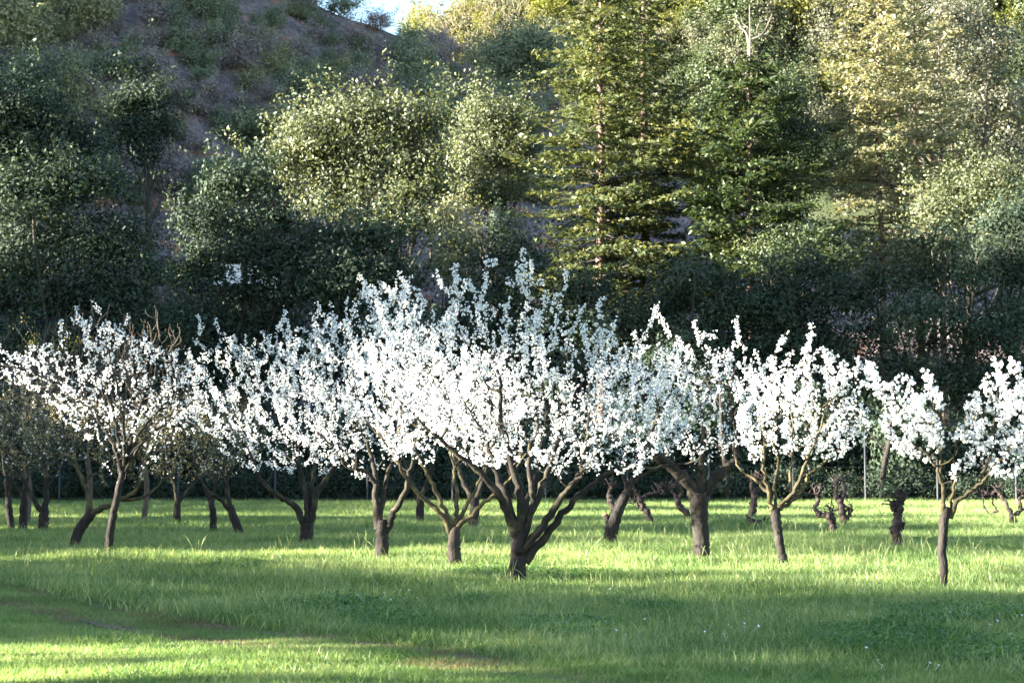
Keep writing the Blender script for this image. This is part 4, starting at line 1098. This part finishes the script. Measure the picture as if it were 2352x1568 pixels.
# --- bare twiggy trees behind the left group
for i, (px, d, ty, w, lab) in enumerate([(60, 50, 720, 300, 'tan bare twiggy tree at the far left behind the budding crowns'), (200, 52, 690, 260, 'tan bare twiggy tree behind the sparse blossoming tree'), (330, 54, 705, 240, 'tan bare twiggy tree right of the sparse blossoming tree')]):
    b = at(px, 1100, d); H = at(px, ty, d)[2]
    bare_tree('bare_twiggy_tree', (b[0], d, 0), lab, H, w * d / F, 600 + i, M['twig_tan'], 0.1, 30, 420, upb=0.9, group='bare tan twiggy trees', thin=0.006)
# small yellow green leaves of a sapling behind the far left
oak_from_lobes('sapling', 'bright yellow green sapling peeping between bare twigs at the far left', 60, 70, [(60, 740, 30, 14), (30, 755, 30, 18), (150, 800, 50, 30), (80, 790, 50, 30)], 0.12, 16, 10, M['yellow_green'], 81, 0.06)

# ------------------------------------------------------------------ old pruned vines
def vine(label, base, pts, r, arms, seed, spurs=16, spread=26):
    rng = np.random.default_rng(seed)
    b = on_ground(*base); d = b[1]; k = d / F
    root = empty('grape_vine', tuple(b), label, 'vine', 'old pruned grape vines')
    def loc(x, y, dy=0): return at(x, y, d) - b + np.array([0, dy, 0])
    def limb(name, pts, r0, r1):
        P = smooth_line(np.array([(*loc(x, y, rng.normal(0, 0.03)), (r0 + (r1 - r0) * i / (len(pts) - 1)) * k) for i, (x, y) in enumerate(pts)]), 5)
        P[:, 3] *= 1 + 0.22 * np.sin(np.arange(len(P)) * 1.9 + seed) + rng.uniform(-0.1, 0.1, len(P))
        P[1:-1, :3] += rng.normal(0, 0.012, (len(P) - 2, 3))
        mb = MB(); tube(mb, P[:, :3], P[:, 3], 10, rng, 0.18); mb.build(name, M['vine'], root, True)
        return P
    p0 = [(base[0], base[1] + 6)] + list(pts)
    T = limb('trunk', p0, r, r * 0.75)
    heads = []
    for a in arms:
        A = limb('arm', a, r * 0.55, r * 0.38); heads.append(A[-1, :3])
    if not heads: heads = [T[-1, :3]]
    mb = MB()
    for i in range(spurs):
        h = heads[i % len(heads)] + rng.normal(0, 0.03, 3)
        dv = norm(np.array([rng.normal(0, 1), rng.normal(0, 0.7), abs(rng.normal(0.7, 0.5))]))
        ln = spread * k * rng.uniform(0.5, 1.1)
        m = h + dv * ln * 0.5 + rng.normal(0, 0.03, 3); e = m + norm(dv + rng.normal(0, 0.5, 3)) * ln * 0.5
        tube(mb, [h, m, e], [0.018, 0.014, 0.009], 5)
        if rng.uniform() < 0.5: tube(mb, [m, m + norm(dv + rng.normal(0, .7, 3)) * ln * 0.4], [0.011, 0.007], 4)
    tag(mb.build('spurs', M['vine'], root, True), kind='stuff')
vine('gnarled vine stump standing behind the orange cut tree', (1420, 1205), [(1415, 1175), (1402, 1150), (1400, 1135)], 9, [[(1402, 1150), (1398, 1132), (1405, 1118)]], 1)
vine('twisted old vine leaning left with a side stub, right of the orange cut tree', (1500, 1205), [(1488, 1180), (1475, 1160), (1468, 1140)], 8, [[(1484, 1172), (1470, 1165), (1462, 1155)], [(1470, 1145), (1462, 1130), (1455, 1118)], [(1472, 1145), (1488, 1135), (1515, 1130)]], 2, 20)
vine('old vine bending left just behind the thickest trunk', (1585, 1202), [(1578, 1180), (1560, 1162), (1556, 1145)], 8, [[(1558, 1150), (1545, 1130), (1535, 1120)], [(1558, 1148), (1565, 1128), (1560, 1115)]], 3, 20)
vine('upright dark vine behind the tall grass clump', (1730, 1200), [(1728, 1175), (1732, 1150), (1738, 1125)], 9, [[(1735, 1140), (1725, 1120), (1728, 1105)], [(1738, 1130), (1748, 1115), (1752, 1100)]], 4, 18)
vine('low chopped vine stump with a pale cut arm in the tall grass clump', (1736, 1218), [(1730, 1205), (1728, 1195)], 9, [[(1730, 1200), (1722, 1192), (1716, 1188)], [(1732, 1200), (1745, 1196), (1758, 1190)]], 5, 4, 12)
vine('hooked old vine bending left then up, left one of two close vines', (1916, 1232), [(1914, 1205), (1904, 1185), (1890, 1182), (1876, 1178)], 9, [[(1880, 1180), (1872, 1165), (1880, 1150), (1876, 1135)], [(1908, 1190), (1912, 1180), (1908, 1174)]], 6, 22, 30)
vine('old vine with forked foot and tangled spurs, right one of two close vines', (1942, 1208), [(1938, 1185), (1932, 1165), (1928, 1145)], 10, [[(1930, 1155), (1920, 1135), (1922, 1115)], [(1932, 1150), (1940, 1130), (1935, 1105)], [(1944, 1192), (1952, 1180), (1956, 1170)]], 7, 30, 34)
vine('upright old vine with knobbly column trunk and flat spread of spurs', (2061, 1262), [(2060, 1235), (2056, 1215), (2062, 1190), (2064, 1165)], 12, [[(2062, 1170), (2058, 1155), (2066, 1145)], [(2064, 1165), (2074, 1150), (2078, 1138)], [(2060, 1220), (2070, 1212), (2072, 1205)], [(2060, 1172), (2050, 1162), (2046, 1155)]], 8, 28, 26)
vine('wide armed old vine at the right edge behind the young tree', (2328, 1212), [(2328, 1196), (2322, 1182)], 9, [[(2324, 1185), (2312, 1160), (2300, 1140), (2295, 1128)], [(2328, 1185), (2345, 1170), (2342, 1150), (2352, 1135)], [(2345, 1170), (2362, 1160), (2365, 1140)]], 9, 24, 30)
vine('low wiry vine left of the wide armed vine at the right edge', (2272, 1190), [(2280, 1178), (2292, 1172)], 4, [[(2276, 1182), (2262, 1165), (2258, 1140)], [(2290, 1172), (2284, 1158), (2278, 1140)]], 10, 14, 34)

# ------------------------------------------------------------------ grass
def tuft(name, seed, nb, h, rad, w, mat, bend=0.35, seg=3):
    rng = np.random.default_rng(seed); mb = MB()
    for i in range(nb):
        p = rng.normal(0, rad * 0.5, 3); p[2] = -0.01
        dv = norm(np.array([rng.normal(0, 1), rng.normal(0, 1), 0])) ; hh = h * rng.uniform(0.35, 1.2); bd = bend * rng.uniform(0.2, 1.6)
        sd = np.array([-dv[1], dv[0], 0]); a = rng.uniform(0, 6.28); sd = np.array([math.cos(a), math.sin(a), 0])
        s = np.linspace(0, 1, seg + 1)
        line = p + np.array([0, 0, 1]) * (hh * s * (1 - 0.25 * bd * s))[:, None] + dv * (hh * bd * s ** 2)[:, None]
        ww = w * (1 - s ** 1.5) + 0.0006
        V = np.stack([line - sd * ww[:, None] / 2, line + sd * ww[:, None] / 2], 1).reshape(-1, 3)
        ii = np.arange(seg)[:, None] * 2
        mb.add(V, np.concatenate([ii, ii + 1, ii + 3, ii + 2], 1))
    return mb.mesh(name, mat, True)
def clover_tuft(name, seed, n, h, rad, mat):
    rng = np.random.default_rng(seed); mb = MB()
    C = rng.normal(0, rad * 0.5, (n, 3)); C[:, 2] = h * rng.uniform(0.25, 1, n)
    leaf_quads(mb, C, norm(np.array([0, 0, 1.0]) + rng.normal(0, 0.5, (n, 3))), rng.uniform(0.025, 0.05, n), rng.uniform(0.02, 0.04, n), rng)
    return mb.mesh(name, mat)
def stalk_tuft(name, seed):
    rng = np.random.default_rng(seed); mb = MB()
    for i in range(2):
        x = rng.normal(0, 0.03, 2); l = rng.normal(0, 0.05, 2); h = rng.uniform(0.28, 0.4)
        P = [(x[0], x[1], 0), (x[0] + l[0] * .4, x[1] + l[1] * .4, h * .6), (x[0] + l[0], x[1] + l[1], h), (x[0] + l[0] * 1.4, x[1] + l[1] * 1.4, h * 1.15)]
        tube(mb, P, [0.0015, 0.0015, 0.005, 0.002], 4)
    return mb.mesh(name, M['stalk'])

KINDS = {'tall': [tuft('tall_grass_tuft', 700 + i, 17, 0.17, 0.21, 0.012, M['grass'], 0.6) for i in range(4)],
         'short': [tuft('short_grass_tuft', 710 + i, 24, 0.085, 0.16, 0.009, M['short_grass'], 0.7, 2) for i in range(3)],
         'clover': [clover_tuft('clover_tuft', 720 + i, 30, 0.10, 0.24, M['clover']) for i in range(3)],
         'dry': [tuft('dry_grass_tuft', 740 + i, 14, 0.07, 0.16, 0.009, M['dry_grass'], 0.8, 2) for i in range(2)],
         'stalk': [stalk_tuft('stalk_tuft', 730 + i) for i in range(3)]}
def scatter(name, label, P, S, RZ, tilt, meshes, seed):
    """one object whose points carry tufts (geometry nodes); the tufts copied are ordinary visible tufts of the meadow"""
    rng = np.random.default_rng(seed)
    me = bpy.data.meshes.new(name); me.vertices.add(len(P)); me.vertices.foreach_set("co", P.astype(np.float32).ravel())
    def attr(n_, t_, v):
        a = me.attributes.new(n_, t_, 'POINT'); a.data.foreach_set('vector' if t_ == 'FLOAT_VECTOR' else 'value', np.ascontiguousarray(v).ravel())
    attr('sc', 'FLOAT_VECTOR', np.repeat(S[:, None], 3, 1).astype(np.float32))
    attr('rot', 'FLOAT_VECTOR', np.stack([rng.normal(0, tilt, len(P)), rng.normal(0, tilt, len(P)), RZ], 1).astype(np.float32))
    attr('pick', 'INT', rng.integers(0, len(meshes), len(P)).astype(np.int32))
    o = link(bpy.data.objects.new(name, me)); tag(o, label, kind='stuff')
    col = bpy.data.collections.new(name + ' tufts'); COL.children.link(col)
    for i, m_ in enumerate(meshes):
        t = bpy.data.objects.new(f'{m_.name}', m_); t.location = P[i]; tag(t, label, kind='stuff'); col.objects.link(t)
    ng = bpy.data.node_groups.new(name, 'GeometryNodeTree')
    ng.interface.new_socket('Geometry', in_out='INPUT', socket_type='NodeSocketGeometry'); ng.interface.new_socket('Geometry', in_out='OUTPUT', socket_type='NodeSocketGeometry')
    N = ng.nodes; gi = N.new('NodeGroupInput'); go = N.new('NodeGroupOutput'); m2p = N.new('GeometryNodeMeshToPoints'); ip = N.new('GeometryNodeInstanceOnPoints')
    ci = N.new('GeometryNodeCollectionInfo'); ci.inputs[0].default_value = col; ci.inputs[1].default_value = True; ci.inputs[2].default_value = True
    def named(n_, t_):
        a = N.new('GeometryNodeInputNamedAttribute'); a.data_type = t_; a.inputs[0].default_value = n_; return a.outputs[0]
    K = ng.links.new
    K(gi.outputs[0], m2p.inputs[0]); K(m2p.outputs[0], ip.inputs['Points']); K(ci.outputs[0], ip.inputs['Instance'])
    ip.inputs['Pick Instance'].default_value = True
    K(named('pick', 'INT'), ip.inputs['Instance Index']); K(named('rot', 'FLOAT_VECTOR'), ip.inputs['Rotation']); K(named('sc', 'FLOAT_VECTOR'), ip.inputs['Scale'])
    K(ip.outputs[0], go.inputs[0])
    md = o.modifiers.new('tufts', 'NODES'); md.node_group = ng
    return o

rg = np.random.default_rng(800)
def field(n, y0, y1):
    # even density on the ground inside a margin around the view
    y = np.sqrt(rg.uniform(y0 ** 2, y1 ** 2, n)); x = rg.uniform(-0.335, 0.335, n) * y * 1.25
    return x, y
def rut_dist(x, y):
    d = np.full(len(x), 9.0)
    for P in RUTS:
        for q in P[::2]:
            d = np.minimum(d, np.hypot(x - q[0], y - q[1]))
    return d
xs, ys = [], []
for n, a, b_ in ((31000, 10.0, 20), (40000, 20, 34), (40000, 34, 55), (31000, 55, 86)):
    x, y = field(n, a, b_); xs.append(x); ys.append(y)
x = np.concatenate(xs); y = np.concatenate(ys)
z = gz(x, y)
rd = rut_dist(x, y)
# mown zone: this side of the far edge of the track, measured in the track's own direction
edge = 15.9 - 0.98 * (x + 0.6) * 0.98            # line along the far rut
mown = (y < np.interp(x, [-9, -6.9, -3.5, -1.8, -0.3, 2.5, 6], [25.5, 23.6, 18.6, 16.6, 14.9, 13.0, 12.2]))
wv = wav(x, y, 1.3); wv2 = wav(x + 40, y + 13, 0.9)
# clover patches
cl = np.zeros(len(x), bool)
for px, py, rx, ry in ((800, 1400, 130, 20), (900, 1418, 90, 16), (2140, 1428, 150, 22), (2050, 1475, 190, 26), (1300, 1445, 90, 22), (2300, 1505, 120, 22), (1500, 1400, 70, 8), (1080, 1385, 60, 10), (2300, 1430, 90, 20), (560, 1310, 60, 10), (1250, 1325, 170, 9), (1120, 1325, 70, 8)):
    u = 1176 + x / y * F; v = 1078 + CAM_H / y * F
    cl |= (((u - px) / rx) ** 2 + ((v - py) / ry) ** 2 + 0.5 * wv2) < 1
keep_tall = ~mown & (~cl | (rg.uniform(0, 1, len(x)) < 0.6)) & (rd > 0.25)
S = 0.85 + 0.3 * wv + rg.uniform(-0.2, 0.35, len(x)); S = np.clip(S, 0.5, 1.7) * np.where(y > 45, 1.15, 1)
S = np.where((y < 21.5) & (x > -2), S * 0.85, S)
RZ = rg.uniform(0, 6.28, len(x))
P = np.stack([x, y, z], 1)
k_ = keep_tall
scatter('tall_grass', 'tall spring grass covering the orchard floor', P[k_], S[k_], RZ[k_], 0.12, KINDS['tall'], 1)
k_ = cl
scatter('clover', 'dark clover patches growing in the grass', P[k_], S[k_] * 1.1, RZ[k_], 0.1, KINDS['clover'], 2)
xm, ym = field(115000, 9.5, 24); sel = (ym < np.interp(xm, [-9, -6.9, -3.5, -1.8, -0.3, 2.5, 6], [26, 24.2, 19.2, 17.2, 15.5, 13.6, 12.8]))
rdm = rut_dist(xm, ym); sel &= (rdm > 0.14 + 0.1 * wav(xm, ym, 0.35)) | (rg.uniform(0, 1, len(xm)) < 0.25)
Sm = np.clip(0.8 + 0.35 * wav(xm, ym, 0.7) + rg.uniform(-0.25, 0.3, len(xm)), 0.35, 1.8) * np.where(rdm < 0.5, 0.6, 1.0)
Pm = np.stack([xm, ym, gz(xm, ym)], 1)
dryp = (rdm < 0.42) & (rg.uniform(0, 1, len(xm)) < 0.45 + 0.35 * wav(xm, ym, 0.5)) & (ym < np.interp(xm, [-9, -6.9, -3.5, -1.8, -0.3, 2.5, 6], [26, 24.2, 19.2, 17.2, 15.5, 13.6, 12.8]))
scatter('dry_grass', 'dry tan grass along the wheel ruts', Pm[dryp], Sm[dryp] * 1.2, rg.uniform(0, 6.28, dryp.sum()), 0.15, KINDS['dry'], 7)
sel &= ~dryp | (rg.uniform(0, 1, len(xm)) < 0.3)
scatter('short_grass', 'short worn grass along and before the track', Pm[sel], Sm[sel], rg.uniform(0, 6.28, sel.sum()), 0.1, KINDS['short'], 3)
n = 900
xt, yt = field(n, 20, 45); 
scatter('seed_stalks', 'pale grass stalks standing above the meadow', np.stack([xt, yt, gz(xt, yt)], 1), rg.uniform(0.7, 1.15, n), rg.uniform(0, 6.28, n), 0.12, KINDS['stalk'], 4)
# tall clump round the chopped vine stump
c = on_ground(1700, 1214); nn = 260
q = rg.normal(0, 1, (nn, 2)) * np.array([0.55, 0.5]) + c[:2]
scatter('grass_clump', 'tall bright grass clump round the chopped vine stump', np.column_stack([q, gz(q[:, 0], q[:, 1])]), rg.uniform(1.4, 2.4, nn), rg.uniform(0, 6.28, nn), 0.15, KINDS['tall'], 5)
# weeds at the foot of the fence
nn = 1500; xf = rg.uniform(-28, 28, nn); yf = 81.0 + rg.normal(0, 0.8, nn)
scatter('fence_weeds', 'ragged weeds along the foot of the fence', np.column_stack([xf, yf, gz(xf, yf)]), rg.uniform(0.9, 1.6, nn) * (1 + 0.4 * wav(xf, yf, 2)), rg.uniform(0, 6.28, nn), 0.1, KINDS['tall'], 6)

# daisies: a few white heads in the grass
mb = MB(); rng = np.random.default_rng(3)
a = np.linspace(0, 6.28, 9)[:-1]
leaf_quads(mb, np.stack([np.cos(a) * 0.011, np.sin(a) * 0.011, np.full(8, 0.0)], 1), norm(np.stack([np.cos(a) * .3, np.sin(a) * .3, np.ones(8)], 1)), 0.02, 0.012, rng, np.stack([np.cos(a), np.sin(a), np.zeros(8)], 1))
tube(mb, [(0, 0, -0.2), (0, 0, -0.002)], [0.0015, 0.0015], 4)
dm = mb.mesh('daisy', M['daisy'])
for i in range(60):
    px, py = (rg.uniform(600, 960), rg.uniform(1375, 1425)) if i < 24 else (rg.uniform(1900, 2352), rg.uniform(1430, 1560)) if i < 40 else (rg.uniform(1150, 2000), rg.uniform(1370, 1500))
    g = on_ground(px, py)
    o = link(bpy.data.objects.new('daisy', dm)); s = rg.uniform(0.5, 0.85)
    o.location = (g[0], g[1], (0.07 if i >= 60 else 0.12) + float(gz(g[0], g[1]))); o.scale = (s, s, s); o.rotation_euler = (rg.normal(0.5, 0.3), rg.normal(0, .3), rg.uniform(0, 6.28))
    tag(o, 'tiny white daisy head dotting the shaded foreground grass', 'flower', 'daisies in the foreground grass')

# ------------------------------------------------------------------ unseen trees added beyond the left edge, crowns shaped to shade the orchard
OC = [broadleaf_mesh(900 + k, 9, 9, 1.2, 0.42, 260, 34, M['oak_dark'], spiky=0.3, core=0.2) for k in range(3)]
OCT = [trunk_to(900 + k, 9, 1.6, OC[k][1], 0.3, M['oak_bark']) for k in range(3)]
def shade_tree(label, y, x, lobes, ncl, seed, name='oak_tree'):
    """lobes: (y, z, half depth in y, half height)"""
    L = [(np.random.default_rng(seed + i).uniform(-0.4, 0.4), ly - y, lz, 1.5, ry, rz) for i, (ly, lz, ry, rz) in enumerate(lobes)]
    me, C, _ = broadleaf_mesh(seed, 0, 0, 0, 0.46, ncl, 18, M['oak_dark'], lobes=L, spiky=0.15, core=0.0)
    H = max(l[2] + l[5] for l in L)
    put_tree(name, (x, y, 0), label, 'tree', me, trunk_to(seed, H, 0, C, 0.26, M['oak_bark'], 8, forkz=H * 0.4), 'shade trees added beyond the left edge')
shade_tree('added tall high crowned shade oak beyond the left edge, nearest the camera', 7.5, -31, [(5.5, 9.2, 2.6, 3.2), (8.6, 9.3, 2.4, 3.2), (11.4, 8.7, 2.0, 3.6), (3, 8.4, 2.2, 4.2), (8, 12.5, 3.5, 2.6)], 700, 901)
shade_tree('added tall slender shade oak beyond the left edge with foliage to the ground', 13.0, -31, [(13.0, 3, 1.1, 2.6), (13.1, 7, 1.2, 3), (12.8, 9.2, 1.1, 1.5)], 300, 902)
shade_tree('added low rounded shade oak beyond the left edge beside the slender one', 16.4, -31, [(15.4, 5, 1.5, 4.3), (17.4, 4.8, 1.6, 4.2), (16.6, 2, 1.8, 2)], 380, 903)
shade_tree('added low wide shade oak beyond the left edge level with the foremost tree', 21.5, -31, [(19.6, 4.5, 1.7, 4.1), (21.8, 4.1, 1.6, 3.8), (24.0, 3.4, 1.4, 3.4), (22, 1.5, 3, 1.5)], 480, 904)
shade_tree('added lofty shade oak with bare trunk and small high crown beyond the left edge', 18.0, -32.5, [(17.3, 12.2, 1.5, 1.7), (19.2, 12.4, 1.4, 1.8)], 80, 915)
shade_tree('added lofty shade oak with a wide high crown beyond the left edge', 28, -32.5, [(25.4, 11.2, 1.7, 1.9), (28, 11.2, 2, 2.0), (30.8, 11.2, 2, 2.2)], 190, 916)
shade_tree('added dark shade oak beyond the left edge level with the leaning trunk', 30, -31.5, [(28.6, 4, 1.5, 3.8), (30.6, 4.3, 1.8, 4.4), (32.6, 4.6, 1.6, 4.8)], 460, 905)
shade_tree('added tall dark shade oak beyond the left edge level with the far trunks', 37, -33, [(36, 5, 2.6, 4.8), (39.4, 6, 2.4, 4.8), (37.5, 9.4, 3.0, 2.4)], 520, 906)
shade_tree('added tall dark shade oak beyond the left edge level with the old vines', 46.5, -35, [(44.6, 5, 2.7, 4.8), (48.8, 6, 2.9, 5), (46.5, 10, 3.6, 2.8)], 560, 907)
shade_tree('added tall dark shade oak beyond the left edge before the fence', 60, -38, [(55.5, 5, 3.6, 5), (61, 6, 4, 5.4), (66, 6, 2.6, 5.4), (59.5, 11, 5, 3)], 600, 908)
shade_tree('added tall dark shade oak beyond the left edge at the fence', 73, -42, [(71, 6, 3.6, 5.6), (77, 6, 4, 6), (74, 12, 5, 3.6)], 600, 909)
# unseen oaks added on the hill spur to shade the lower background
for i, (x_, y_, s_) in enumerate([(-64, 67, 0.9), (-66, 75, 1.5), (-62, 86, 1.0), (-63, 100, 1.4), (-66, 108, 1.3), (-62, 116, 1.2)]):
    put_tree('oak_tree', (x_, y_, float(hill_z(x_, y_))), ['first', 'second', 'third', 'fourth', 'fifth', 'sixth'][i] + ' added shade oak on the hill spur beyond the left edge', 'tree', OC[i % 3][0], OCT[i % 3], 'shade oaks added on the spur beyond the left edge', i * 0.9, s_)
